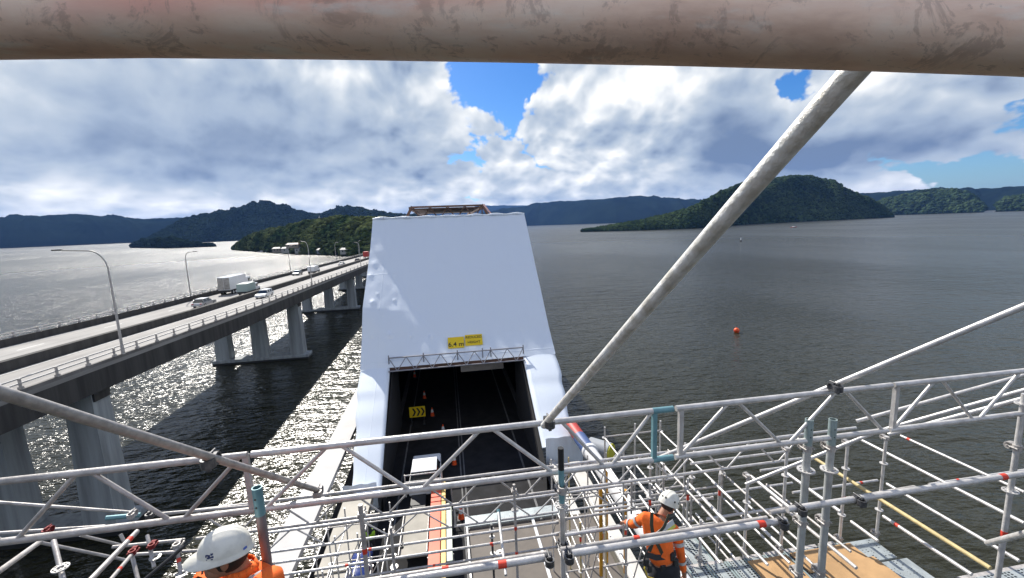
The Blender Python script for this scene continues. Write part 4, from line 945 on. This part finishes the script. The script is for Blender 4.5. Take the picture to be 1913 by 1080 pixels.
bay('scaffold_bay','dense scaffold bay with orange and yellow uprights beside the white pipe',[2.55,3.05,3.6,4.15],[8.2,9.4,10.8],[18.2,19.3,20.2],(3.4,9.5,18),legm=mat('orange_steel',(.60,.22,.04),.5,.1,.2,4) if False else galv,yellow_every=3,r=.021,top=.3,low=1.4)
bay('scaffold_bay','scaffold bay behind the helmet of the worker in orange',[3.2,3.9,4.5],[6.3,7.4,8.4],[21.6,22.3],(3.8,7.3,21.2),r=.02,top=.25,low=1.2)
for px,y0,y1,dep,lb in ((1133,878,1050,11.5,'tallest slim orange upright beside the white pipe'),(1122,905,1075,9,'slim orange upright just left of the tallest one'),(1168,915,1070,10.5,'slim orange upright nearest the arm of the worker')):
    A=PD(px,y0,dep); Bq=PY(px,y1,A.y)
    tube(A,(A.x,A.y,Bq.z),lb,m=mat('orange_yellow_steel',(.72,.34,.03),.5,.1,.3,3),r=.038,group='orange yellow uprights beside the white pipe')

# ================================================================== RIGHT SCAFFOLD BAY (open, over the water)
ZP = 21.8
sp6 = [(1307,1055,None),(1390,1040,885),(1458,1036,835),(1568,1015,824),(1637,1005,815)]
names = ['short post at the near left corner of the platform','slim post with red coupling second along the platform edge','slim post with red coupling behind the left twin post','slim post with disc behind the right twin post','slim post with disc at the far corner of the platform']
for (px,py,pt),lb in zip(sp6,names):
    Bq = PZ(px,py,ZP); zt_ = PY(px+ (20 if pt else 0),pt,Bq.y).z if pt else ZP+.75
    standard(Bq.x,Bq.y,ZP-.1,zt_,lb,r=.022,ros=(ZP+.5,)+((zt_-.45,) if pt else ()),bigr=False,coup=(ZP+.08,)+((zt_-.03,) if pt else ()),m=galv)
RB = 'parallel tubes running out over the water at right'
for k,(a,b_,x,lb,m,r_,tp) in enumerate((
   ((1606,820),(1913,978),7.4,'upper long tube running from the right lattice out to the right edge',galv,.0242,()),
   ((1683,812),(1913,922),9.0,'highest right hand tube with a red band near its upper end',galv,.0242,(.08,)),
   ((1656,910),(1905,1040),7.2,'right tube with red band starting at the far corner post',galv,.0235,(.12,)),
   ((1650,963),(1815,1075),6.3,'lower right tube with red band running down to the platform edge',galv,.0235,(.18,)),
   ((1516,852),(1850,1063),6.0,'pale yellow tube running down to the foot of the far right post',timber,.026,()),
   ((1403,887),(1500,972),4.6,'bright tube running from the red coupling towards the twin posts',galv,.0242,()),
   ((1470,885),(1570,955),5.2,'tube passing behind the twin posts at middle height',galv,.0235,()),
   ((1283,905),(1375,990),4.0,'tube behind the worker helmet running towards the platform',galv,.0235,()),
   ((1440,930),(1600,1060),4.9,'tube between the platform edge posts',galv_old,.0235,()),
   ((1330,900),(1460,1020),4.4,'long tube crossing below the red coupling',galv,.0235,()),
   ((1195,930),(1280,1040),3.3,'bright tube rising beside the orange sleeve',galv,.0235,()),
   ((1590,975),(1640,1010),6.2,'short tube at the back corner of the platform',galv,.0235,()))):
    HY(a,b_,x,lb,m=m,r=r_,tapes=tp)
for (a,b_,y,lb,tp) in (((1110,952),(1480,905),6.7,'ledger behind the worker running to the slim posts',()),
   ((1320,985),(1485,930),5.9,'ledger with teal tint between the slim platform posts',()),
   ((1480,930),(1640,888),6.2,'ledger from the slim posts to the far corner post with red mark',(.8,)),
   ((1735,912),(1940,868),5.6,'short ledger over open water at right with a red band',(.25,)),
   ((1420,886),(1500,862),6.6,'sloping short tube behind the left twin post',()),
   ((1450,830),(1600,787),5.8,'clamped tube above the twin posts going right',()),
   ((1290,872),(1470,838),6.6,'thin tube just under the middle lattice at right',())):
    HX(a,b_,y,lb,m=galv,r=.0225,tapes=tp,group=None)
tube(PD(1600,787,5.8),PD(1960,688,5.0),'long thin tube rising to the right just behind the near lattice',r=.0235)
tube(PD(1640,806,5.6),PD(1960,716,4.6),'upper of two thin tubes under the right lattice',r=.0235); tube(PD(1660,812,5.0),PD(1960,732,4.2),'lower of two thin tubes under the right lattice',r=.0235)
tube(PD(1393,905,6.2),PD(1640,806,5.6),'thin tube rising right from the red coupling to the right lattice',r=.0225)
tube(PD(1845,1015,3.9),PD(1960,985,3.2),'ledger leaving the foot of the far right post',r=.0235,m=galv)
perf = bpy.data.materials.new('perforated_steel_plank'); perf.use_nodes = True; t = NT(perf.node_tree); b = t.n['Principled BSDF']
c = t.new('ShaderNodeTexCoord').outputs['Object']
vo = t.new('ShaderNodeTexVoronoi'); t.l.new(t.mapping(c,(1,1.5,1)), vo.inputs['Vector']); vo.inputs['Scale'].default_value = 17; vo.inputs['Randomness'].default_value = .15
hole = t.ss(vo.outputs['Distance'], .30, .40, 1, 0)
wv_ = t.new('ShaderNodeSeparateXYZ'); t.l.new(c,wv_.inputs[0])
rowm = t.ss(t.m('ABSOLUTE', t.m('SUBTRACT', t.m('FRACT', t.m('MULTIPLY', wv_.outputs[0], 3.6)), .5)), .30,.34,1,0)
hole = t.m('MULTIPLY', hole, rowm)
t.l.new(t.mix(hole, t.ramp(t.noise(c,5,4),[(.3,(.28,.31,.315)),(.7,(.42,.46,.465))]), (.02,.022,.025)), b.inputs['Base Color'])
b.inputs['Metallic'].default_value=.3; b.inputs['Roughness'].default_value=.5
tb_ = t.new('ShaderNodeBump'); tb_.inputs['Distance'].default_value=.004; t.l.new(hole,tb_.inputs['Height']); tb_.invert=True; t.l.new(tb_.outputs[0],b.inputs['Normal'])
def plank(x0,x1,y0,y1,z,label,group=None):
    o = thing('steel_plank',label,'scaffold plank',((x0+x1)/2,(y0+y1)/2,z),group)
    c_ = MB().bb(x0,x1,y0,y1,z-.045,z).build('deck', perf, o, .004)
    for x in (x0+.012,x1-.012): MB().bb(x-.012,x+.012,y0,y1,z+.001,z+.012).build('edge_rib', greypaint, o)
    for y in (y0-.03,y1+.03): MB().bb(x0+.02,x1-.02,y-.028,y+.028,z-.05,z-.004).build('end_hook', galv_old, o)
extra = [(1225,905,22.4,1.8,'thin tube under the teal frame pointing to the worker'),(1262,893,22.4,1.9,'thin tube just above the white climbing helmet'),(1300,915,22.3,1.7,'thin tube just right of the white climbing helmet'),(1345,880,22.4,1.8,'thin tube under the middle beam, second right of the helmet'),
  (1352,932,22.0,1.5,'low thin tube between helmet and platform'),(1398,944,22.0,1.4,'low thin tube beside the red coupling post'),(1432,905,22.3,1.6,'thin tube left of the left twin post'),(1215,950,21.6,1.6,'low thin tube beside the shoulder of the worker'),
  (1300,960,21.6,1.5,'low thin tube below the climbing helmet'),(1190,900,21.2,2.2,'deep thin tube beside the white pipe'),(1250,915,20.8,2.2,'deep thin tube behind the climbing helmet')]
for px,py,z,L_,lb in extra:
    A = PZ(px,py,z); tube(A, A-V((0,L_,0)), lb, r=.019, m=galv if (px//7)%2 else galv_old, n=10)
for px,y0,y1,z,lb in ((1215,862,935,22,'thin upright under the teal frame'),(1240,866,930,22,'second thin upright right of the teal frame'),(1293,880,985,22,'thin upright right of the climbing helmet'),(1350,872,1020,22,'thin upright between helmet and red coupling'),(1180,885,960,20.5,'thin upright over the white pipe')):
    A = PD(px,y0,7.6); Bq = PY(px-3,y1,A.y); standard(A.x,A.y,Bq.z,A.z,lb,r=.019,ros=(A.z-.12,Bq.z+.15),bigr=False,m=galv_old)
plank(3.35,3.95,5.55,6.2,21.55,'loose plank just behind the platform, right of the worker')
# --- platform planks
xp = 2.0; k = 0
ordn = ['first','second','third','fourth','fifth','sixth','seventh','eighth','ninth','tenth','eleventh','twelfth','thirteenth','fourteenth','fifteenth','sixteenth']
while xp < 5.9:
    plank(xp,xp+.305,3.0,5.30 if xp>3.2 else 4.55,ZP-.02,'%s perforated steel plank of the right platform counted from the worker'%ordn[k]); xp += .325; k += 1
o = thing('steel_plank','end perforated plank lying along the outer edge of the right platform','scaffold plank',(6.3,4.5,ZP))
for j,(x0,x1,y0,y1) in enumerate(((5.93,6.5,4.88,5.28),(5.93,6.62,4.30,4.84),(5.93,6.7,3.1,4.26))): MB().bb(x0,x1,y0,y1,ZP-.06,ZP-.015).build('deck',perf,o,.004)
plank(6.9,9.2,3.2,4.35,ZP+.0,'wide plank at the foot of the far right post')
for x0,x1,y0,y1,z,lb in ((4.25,4.90,4.45,5.22,ZP+.010,'plywood sheet lying on the planks left of the twin posts'),(4.98,6.05,4.86,5.24,ZP+.010,'plywood sheet on the planks behind the twin posts'),(5.15,6.12,4.45,4.92,ZP+.030,'plywood sheet at the right, overlapping its neighbour')):
    m = MB().bb(x0,x1,y0,y1,z-.018,z); 
    o = m.build('plywood_sheet', wood); tag(o,lb,'plywood sheet','plywood sheets on the right platform')
for p1,p2 in (((1395,1042),(1480,1080)),):
    pass
# brown floor and perforated walkway in the middle
fl = thing('formply_floor','brown plywood working floor over the roadway at bottom centre','floor',(1.8,10,17))
q0 = PZ(871,990,17); q1 = PZ(1043,988,17)
MB().bb(q0.x,4.4,6.2,q0.y,16.95,17.0).build('floor_sheet', brownply, fl)
MB().bb(q0.x,q0.x+.06,6.2,q0.y,17.002,17.10).build('edge_board', galv, fl)
for x in (1.75,): 
    a = PZ(995,969,17.05); b_ = PZ(1028,1080,17.05); MB().box(((a.x+b_.x)/2,(a.y+b_.y)/2,17.03),(.09,(a-b_).length,.05),((b_-a).normalized().cross(V((0,0,1))),(b_-a).normalized(),V((0,0,1)))).build('white_strip', white, fl)
for y in (7.5,9.3): MB().bb(q0.x+.07,4.4,y-.012,y+.012,17.002,17.006).build('joint', couplm, fl)
o = thing('perforated_walkway','narrow perforated steel walkway along the far edge of the brown floor','walkway',(1.8,q0.y+.5,17))
q2=PZ(871,969,17.1); MB().bb(q0.x-.02,3.6,q0.y+.01,q2.y+.1,17.05,17.1).build('deck', perf, o)
# blue tarpaulin and clutter at bottom left of the roadway
bt = MB(); P=[]; 
A=PZ(676,1035,15.0); 
for j in range(14):
    for i in range(8):
        P.append(V((A.x-.35+.75*i/7, A.y-1.6*j/13-.0, 15.0+.10*noise.noise(V((i*.6,j*.5,1)))+ (.25*math.sin(math.pi*i/7)))))
bt.add(P,[(j*8+i,j*8+i+1,(j+1)*8+i+1,(j+1)*8+i) for j in range(13) for i in range(7)],True)
o = bt.build('blue_tarpaulin', blue); md=o.modifiers.new('s','SOLIDIFY'); md.thickness=.01; tag(o,'crumpled blue tarpaulin hanging under the ledgers left of centre','tarpaulin')

# ================================================================== PEOPLE
def skinmesh(name, joints, edges, m, parent, sub=2, root=0):
    me = bpy.data.meshes.new(name); loc = parent.location if parent else V((0,0,0)); 
    pp_ = parent.parent if parent else None
    while pp_ is not None: loc = loc + pp_.location; pp_ = pp_.parent
    me.from_pydata([V(j[0])-loc for j in joints], edges, []); me.materials.append(m)
    o = bpy.data.objects.new(name, me); COL.objects.link(o); o.parent = parent
    md = o.modifiers.new('skin','SKIN'); md.use_smooth_shade = True
    for i,j in enumerate(joints):
        r = j[1]; me.skin_vertices[0].data[i].radius = r if isinstance(r,tuple) else (r,r)
    me.skin_vertices[0].data[root].use_root = True
    s_ = o.modifiers.new('sub','SUBSURF'); s_.levels = sub; s_.render_levels = sub
    return o
def chain(pts, start=0): return [(i,i+1) for i in range(start, start+len(pts)-1)]
def helmet(parent, c, fwd, up, kind, sc=1.):
    c=V(c); f=V(fwd).normalized(); u=V(up); u=(u-f*u.dot(f)).normalized(); s_=u.cross(f)
    mb=MB(); rings=[]; nu=48; nv=16
    a,bw,hh = .142*sc,.112*sc,.135*sc
    for j in range(nv+1):
        ph = j/nv*math.pi/2*.995; rg=[]
        for i in range(nu):
            th=2*math.pi*i/nu; x=math.cos(th)*math.cos(ph); y=math.sin(th)*math.cos(ph); z=math.sin(ph)
            ex = 1.
            if kind=='hat':
                for off in (-.22,0,.22): ex += .035*math.exp(-((y-off)/.06)**2)*min(1,z*1.6)*(1 if x>-.75 else .3)
            else:
                ex += .02*math.cos(y*14)*(z>.3)
            rg.append(c + f*(x*a*ex) + s_*(y*bw*ex) + u*(z*hh*ex))
        rings.append(rg)
    base=rings[0]
    if kind=='hat':
        brim=[];brim2=[]
        for i in range(nu):
            th=2*math.pi*i/nu; x,y=math.cos(th),math.sin(th); e=.016+.055*max(0,x)**2.2
            brim.append(c+f*(x*(a+e*sc))+s_*(y*(bw+e*sc*.9))-u*(.016+.012*max(0,x))*sc); brim2.append(c+f*(x*(a+e*sc-.001))+s_*(y*(bw+e*sc*.9-.001))-u*(.021+.012*max(0,x))*sc)
        inner_=[c+f*(math.cos(2*math.pi*i/nu)*a*.97)+s_*(math.sin(2*math.pi*i/nu)*bw*.97)-u*.01 for i in range(nu)]
        mb.loft([inner_,brim2,brim]+rings,True,True)
    else:
        low=[p-u*.03*sc for p in base]; mb.loft([low]+rings,True,True)
    h_ = mb.build('helmet', helm, parent)
    if kind!='hat':
        for (x,y,z) in ((.2,.93,.22),(-.35,.86,.25),(.2,-.93,.22),(-.35,-.86,.25),(-.9,.2,.3),(-.9,-.2,.3),(.6,.7,.3),(.6,-.7,.3)):
            n_=V((x,y,z)).normalized(); q=c+f*(n_.x*a)+s_*(n_.y*bw)+u*(n_.z*hh+.005); d=(f*n_.x/a+s_*n_.y/bw+u*n_.z/hh).normalized()
            MB().tube(q-d*.004,q+d*.0025,.012*sc,n=10).build('vent', black, h_)
    else:
        rnd=random.Random(3)
        mb=MB()
        for k in range(16):
            n_=V((.35+.3*rnd.random(),.75+.15*rnd.random(),.12+.25*rnd.random())); n_.normalize()
            q=c+f*(n_.x*a)+s_*(n_.y*bw)+u*(n_.z*hh); d=(f*n_.x/a+s_*n_.y/bw+u*n_.z/hh).normalized(); tt=d.cross(u).normalized()
            mb.box(q+d*.0008,(.003+.008*rnd.random(),.003+.006*rnd.random(),.0016),(tt,d.cross(tt),d))
        mb.build('scuff_mark', mat('navy_scuff',(.03,.04,.12),.6), h_)
        mb=MB()
        q=c-f*a*.72-s_*bw*-.62+u*.02; 
        d=(f*(-.72)/a+s_*(.62)/bw).normalized(); tt=d.cross(u).normalized(); mb.box(c+f*(-.76*a)+s_*(.64*bw)+u*.012+d*.002,(.018,.012,.002),(tt,u,d)); mb.build('blue_patch', mat('blue_patch',(.08,.16,.55),.5), h_)  # small blue patch on the back rim
    return h_
def head(parent, c, fwd, up):
    c=V(c); f=V(fwd).normalized(); u=V(up); u=(u-f*u.dot(f)).normalized(); s_=u.cross(f)
    M = Matrix((f,s_,u)).transposed()
    mb=MB(); mb.ell(c,(.092,.074,.112),20,14,M); mb.ell(c+f*.035-u*.062,(.055,.056,.05),12,8,M); mb.ell(c+f*.102-u*.012,(.016,.013,.024),8,6,M)
    for q in (1,-1): mb.ell(c+s_*.079*q-f*.005-u*.01,(.018,.009,.032),8,6,M)
    mb.box(c+f*.094-u*.058,(.008,.045,.008),(f,s_,u))
    h_=mb.build('head_skin',skinm,parent)
    for q in (1,-1): MB().ell(c+f*.086+s_*.031*q+u*.012,(.01,.014,.008),8,6,M).build('eye', black, h_)
    MB().ell(c-f*.014+u*.012,(.098,.084,.112),16,10,M).build('hair', hair, h_)
    return h_
def hand(parent, w, d, n_, sc=1., curl=.9, name='hand'):
    """w wrist, d along palm, n_ palm normal (fingers curl towards it)"""
    w=V(w); d=V(d).normalized(); n_=V(n_); n_=(n_-d*n_.dot(d)).normalized(); s_=d.cross(n_)
    J=[(w-d*.03*sc,(.026*sc,.02*sc)),(w+d*.02*sc,(.032*sc,.016*sc)),(w+d*.07*sc,(.036*sc,.015*sc))]; E=[(0,1),(1,2)]
    for k,(off,L_) in enumerate(((-.030,.072),(-.010,.080),(.010,.075),(.029,.060))):
        base=w+d*.085*sc+s_*off*sc; i0=len(J); J.append((base,.0095*sc)); E.append((2,i0)); p_=base; dd=d
        for seg in range(3):
            ang=curl*(.45+.35*seg); dd=(d*math.cos(ang)+n_*math.sin(ang)); p_=p_+dd*L_*sc/3; J.append((p_,.0088*sc-.0008*seg)); E.append((len(J)-2,len(J)-1))
    p_=w+d*.03*sc-s_*.034*sc; i0=len(J); J.append((p_,.011*sc)); E.append((1,i0))
    for seg in range(2): p_=p_+(d*.6-s_*.5+n_*.5*curl).normalized()*.03*sc; J.append((p_,.0095*sc)); E.append((len(J)-2,len(J)-1))
    return skinmesh(name,J,E,skinm,parent,1)

# worker 1: bottom left, only head and shoulders in view, facing left
hc = PY(420,1022,2.15); base = V((hc.x,hc.y,hc.z-1.72))
pm1 = thing('person','worker in scuffed white hard hat and orange shirt seen from above at bottom left','person',base)
F1 = V((-.93,-.34,.06)); U1 = V((.06,.05,.99)); S1 = V((.93,-.35,0)).normalized()
nk = hc+V((.03,.03,-.135))
hips = base+V((.05,.05,.92)); ch = nk+V((.03,.02,-.24))
sh = [nk+S1*q*.19+V((0,.0,-.045)) for q in (1,-1)]
J=[(hips,(.14,.10)),(hips+V((0,0,.18)),(.12,.09)),(ch,(.13,.10)),(nk+V((.01,0,-.07)),(.07,.065)),(nk,.055),(hc+V((.01,.0,-.06)),.06)]
E=[(0,1),(1,2),(2,3),(3,4),(4,5)]
for q in (0,1):
    sg_=(1,-1)[q]; i0=len(J); el_=sh[q]+V((-.05,0,-.28))+S1*sg_*.05; wr_=el_+V((-.20,-.03,-.10)); J+= [(sh[q],.068),(el_,.046),(wr_,.032)]; E+=[(2,i0),(i0,i0+1),(i0+1,i0+2)]
    i1=len(J); hp=hips+S1*sg_*.10; J+=[(hp+V((0,0,-.05)),.10),(hp+V((0,0,-.45)),.065),(hp+V((0,0,-.86)),.045),(hp+V((-.14,0,-.90)),.04)]; E+=[(0,i1),(i1,i1+1),(i1+1,i1+2),(i1+2,i1+3)]
skinmesh('body',J,E,skinm,pm1)
JS=[(hips+V((0,0,.02)),(.17,.13)),(hips+V((0,0,.18)),(.155,.125)),(ch,(.178,.14)),(nk+V((.012,0,-.085)),(.115,.10)),(nk+V((.02,0,-.03)),(.078,.072))]; ES=[(0,1),(1,2),(2,3),(3,4)]
for q in (0,1):
    sg_=(1,-1)[q]; i0=len(JS); el_=sh[q]+V((-.05,0,-.28))+S1*sg_*.05; wr_=el_+V((-.20,-.03,-.10)); JS+= [(sh[q]+V((0,0,.002)),.082),(el_,.058),(wr_,.045)]; ES+=[(2,i0),(i0,i0+1),(i0+1,i0+2)]
shirt = skinmesh('shirt',JS,ES,hivis,pm1)
head(pm1,hc+V((-.005,0,-.035)),F1,U1)
helmet(pm1,hc+V((.0,.0,-.01)),F1,U1,'hat',.82)
col_ = MB()
for k in range(14):
    a=2*math.pi*k/14; b2_=2*math.pi*(k+1)/14; c_=nk+V((.015,0,-.03)); col_.add([c_+V((math.cos(a)*.082,math.sin(a)*.078,0)),c_+V((math.cos(b2_)*.082,math.sin(b2_)*.078,0)),c_+V((math.cos(b2_)*.070,math.sin(b2_)*.066,.038)),c_+V((math.cos(a)*.070,math.sin(a)*.066,.038))],[(0,1,2,3)],True)
o = col_.build('collar',hivis,pm1); o.modifiers.new('s','SOLIDIFY').thickness=.006
for q in (1,-1):
    a = nk+S1*q*.10+V((-.10,0,-.05)); 
    MB().path([nk+S1*q*.095+V((.09,.01,-.10)),nk+S1*q*.105+V((.03,0,-.035)),nk+S1*q*.11+V((-.06,-.02,-.06)),nk+S1*q*.11+V((-.13,-.03,-.16))],.017,8).build('reflective_band',silver,pm1)
for q,sg_ in ((0,1),(1,-1)):
    el_=sh[q]+V((-.05,0,-.28))+S1*sg_*.05; wr_=el_+V((-.20,-.03,-.10)); hand(pm1,wr_,wr_-el_,V((0,0,-1)),name='hand')

# worker 2: on the right platform, back to us, reaching left, head bowed to the right
def K(px,py,y): return PY(px,py,y)
hc2 = K(1250,938,4.55); hips2 = K(1243,1062,4.30); base2=V((hips2.x,hips2.y,ZP))
p2 = thing('person','worker in white climbing helmet, orange shirt and black harness reaching left for a ledger','person',base2)
neck2 = K(1236,962,4.50); chest2 = K(1228,995,4.42); waist2 = K(1236,1035,4.33)
shL = K(1203,966,4.50); shR = K(1262,988,4.44); elL = K(1186,980,4.62); wrL = K(1170,976,4.85)
elR = K(1270,1028,4.38); wrR = K(1277,1068,4.45)
def legs(J,E,ex):
    for sg_ in (1,-1):
        i1=len(J); hp=hips2+V((.095*sg_,0,-.06)); kn=V((hp.x+.05*sg_,hp.y+.10,ZP+.50)); an=V((hp.x+.06*sg_,hp.y-.02,ZP+.10)); J+=[(hp,.10+ex),(kn,.066+ex),(an,.045+ex)]; E+=[(0,i1),(i1,i1+1),(i1+1,i1+2)]
        if not ex: J+=[(an+V((0,.15,-.06)),.04)]; E+=[(i1+2,i1+3)]
J=[(hips2,(.12,.10)),(waist2,(.10,.08)),(chest2,(.12,.09)),(neck2,.052),(hc2-V((0,0,.03)),.06)]; E=[(0,1),(1,2),(2,3),(3,4)]
for a_ in ((shL,elL,wrL),(shR,elR,wrR)):
    i0=len(J); J+=[(a_[0],.05),(a_[1],.038),(a_[2],.03)]; E+=[(2,i0),(i0,i0+1),(i0+1,i0+2)]
legs(J,E,0); skinmesh('body',J,E,skinm,p2)
JS=[(waist2-V((0,0,.13)),(.172,.138)),(waist2,(.165,.132)),(chest2,(.188,.146)),((neck2+chest2)/2+V((0,0,.01)),(.13,.11)),(neck2-V((0,0,.01)),(.07,.065))]; ES=[(0,1),(1,2),(2,3),(3,4)]
for a_ in ((shL,elL,wrL),(shR,elR,wrR)):
    i0=len(JS); JS+=[(a_[0],.082),(a_[1],.060),(a_[2],.044)]; ES+=[(2,i0),(i0,i0+1),(i0+1,i0+2)]
skinmesh('shirt',JS,ES,hivis,p2)
JT=[(hips2-V((0,0,.02)),(.176,.142)),(waist2-V((0,0,.05)),(.150,.118))]; ET=[(0,1)]; legs(JT,ET,.018); skinmesh('trousers',JT,ET,navy,p2)
for sg_ in (1,-1):
    an=V((hips2.x+.155*sg_,hips2.y-.02,ZP+.05)); MB().ell(an+V((0,.05,0)),(.055,.14,.055),14,8).build('boot',mat('brown_boot',(.06,.04,.02),.7),p2)
F2=V((.80,.35,-.48)); U2=V((.35,.15,.90))
head(p2,hc2-V((0,0,.03)),F2,U2); helmet(p2,hc2+V((0,0,.005)),F2,U2,'climb',1.02)
for a_ in ((elL,wrL,V((0,0,-1))),(elR,wrR,V((-1,0,0)))): hand(p2,a_[1]+(a_[1]-a_[0]).normalized()*.01,a_[1]-a_[0],a_[2],1.05,.9)
def band_(a,b_,f,r,m,w=.05,name='reflective_band'):
    a=V(a);b_=V(b_);d=(b_-a).normalized();c_=a+(b_-a)*f; MB().tube(c_-d*w/2,c_+d*w/2,r,n=18,cap=False).build(name,m,p2)
band_(elL,wrL,.45,.060,silver); band_(elR,wrR,.45,.060,silver); band_(shR,elR,.65,.073,silver,.045); band_(shL,elL,.5,.078,silver,.045)
def back(px,py,o_=.0): # a point just off the worker's back towards the camera
    return K(px,py,4.42-.155-o_)
mb=MB()
def ribbon(pts,w,m,name,th=.006):
    mb=MB()
    for a,b_ in zip(pts[:-1],pts[1:]):
        d=(b_-a).normalized(); n_=(CAM*0+V((0,-1,.35))).normalized(); s_=d.cross(n_).normalized(); mb.box((a+b_)/2,((b_-a).length*1.06,w,th),(d,s_,d.cross(s_)))
    return mb.build(name,m,p2)
ribbon([back(1258,975,-.03),back(1246,984),back(1230,997,.02),back(1214,1008,0)],.055,silver,'reflective_band'); ribbon([back(1261,982,-.03),back(1248,992),back(1230,1006,.02),back(1214,1015,0)],.035,tapey,'reflective_band')
ribbon([back(1218,958,-.03),back(1217,980,.01),back(1220,1000,.03),back(1232,1024,.03),back(1242,1045,.02)],.040,mat('black_yellow_webbing',(.05,.05,.03),.8),'harness_strap',.008)
ribbon([back(1250,962,-.03),back(1240,985,.02),back(1224,1003,.035),back(1214,1030,.02)],.032,mat('black_yellow_webbing',(.05,.05,.03)),'harness_strap',.008)
MB().ell(back(1222,1004,.04),(.045,.025,.05),12,8).build('harness_dorsal_ring',black,p2)
ribbon([back(1208,1036,0),back(1226,1042,.03),back(1245,1040,.03),back(1262,1033,-.02)],.06,black,'harness_belt',.012)
for px,py in ((1207,1050),(1213,1062),(1256,1040),(1262,1050),(1238,1060)): MB().box(back(px,py,.03),(.06,.05,.09)).build('tool_pouch',black,p2,.01)
MB().path([back(1208,1045,.03),back(1204,1062,.05),back(1210,1078,.05),back(1222,1082,.05)],.009,6).build('lanyard',mat('yellow_rope',(.55,.42,.05),.8),p2)
MB().path([back(1215,1020,.05),back(1206,1035,.06),back(1202,1055,.06)],.010,6).build('lanyard',black,p2)
# worker 3: small figure down beside the girder
q3 = PZ(691,985,13.6); b3 = V((q3.x,q3.y,12.1))
p3 = thing('person','small distant worker in green vest and orange helmet down beside the roadway left of centre','person',b3)
hcc=q3+V((-.1,.25,.30))
J=[(b3+V((0,0,.85)),(.15,.11)),(b3+V((0,0,1.25)),(.16,.12)),(b3+V((-.02,.05,1.45)),.06),(hcc-V((0,0,.05)),.07)]; E=[(0,1),(1,2),(2,3)]
for sg_ in (1,-1):
    i=len(J); J+=[(b3+V((.19*sg_,.02,1.38)),.06),(b3+V((.24*sg_,.12,1.1)),.045),(b3+V((.15*sg_,.32,1.0)),.035)]; E+=[(1,i),(i,i+1),(i+1,i+2)]
    i=len(J); J+=[(b3+V((.1*sg_,0,.8)),.09),(b3+V((.11*sg_,.05,.45)),.06),(b3+V((.12*sg_,0,.06)),.045)]; E+=[(0,i),(i,i+1),(i+1,i+2)]
skinmesh('body',J,E,navy,p3)
skinmesh('vest',[(b3+V((0,0,.85)),(.17,.13)),(b3+V((0,0,1.25)),(.18,.14)),(b3+V((0,.02,1.42)),(.14,.1)),(b3+V((.19,.02,1.38)),.075),(b3+V((-.19,.02,1.38)),.075)],[(0,1),(1,2),(1,3),(1,4)],green,p3)
MB().ell(hcc,(.09,.1,.12)).build('head_skin',skinm,p3); MB().ell(hcc+V((0,0,.05)),(.125,.14,.10)).build('helmet',orange,p3)

# ================================================================== AIR
hz = bpy.data.materials.new('haze_air'); hz.use_nodes=True; t=NT(hz.node_tree); t.n.remove(t.n['Principled BSDF'])
pv=t.new('ShaderNodeVolumePrincipled'); pv.inputs['Color'].default_value=(.20,.42,1,1); pv.inputs['Density'].default_value=.00003; pv.inputs['Anisotropy'].default_value=.2
t.l.new(pv.outputs[0], t.n['Material Output'].inputs['Volume'])
o = MB().bb(-14000,14000,-14000,14000,-3,520).build('haze',hz); tag(o,kind='stuff'); o['label']='thin blue haze over the far hills'
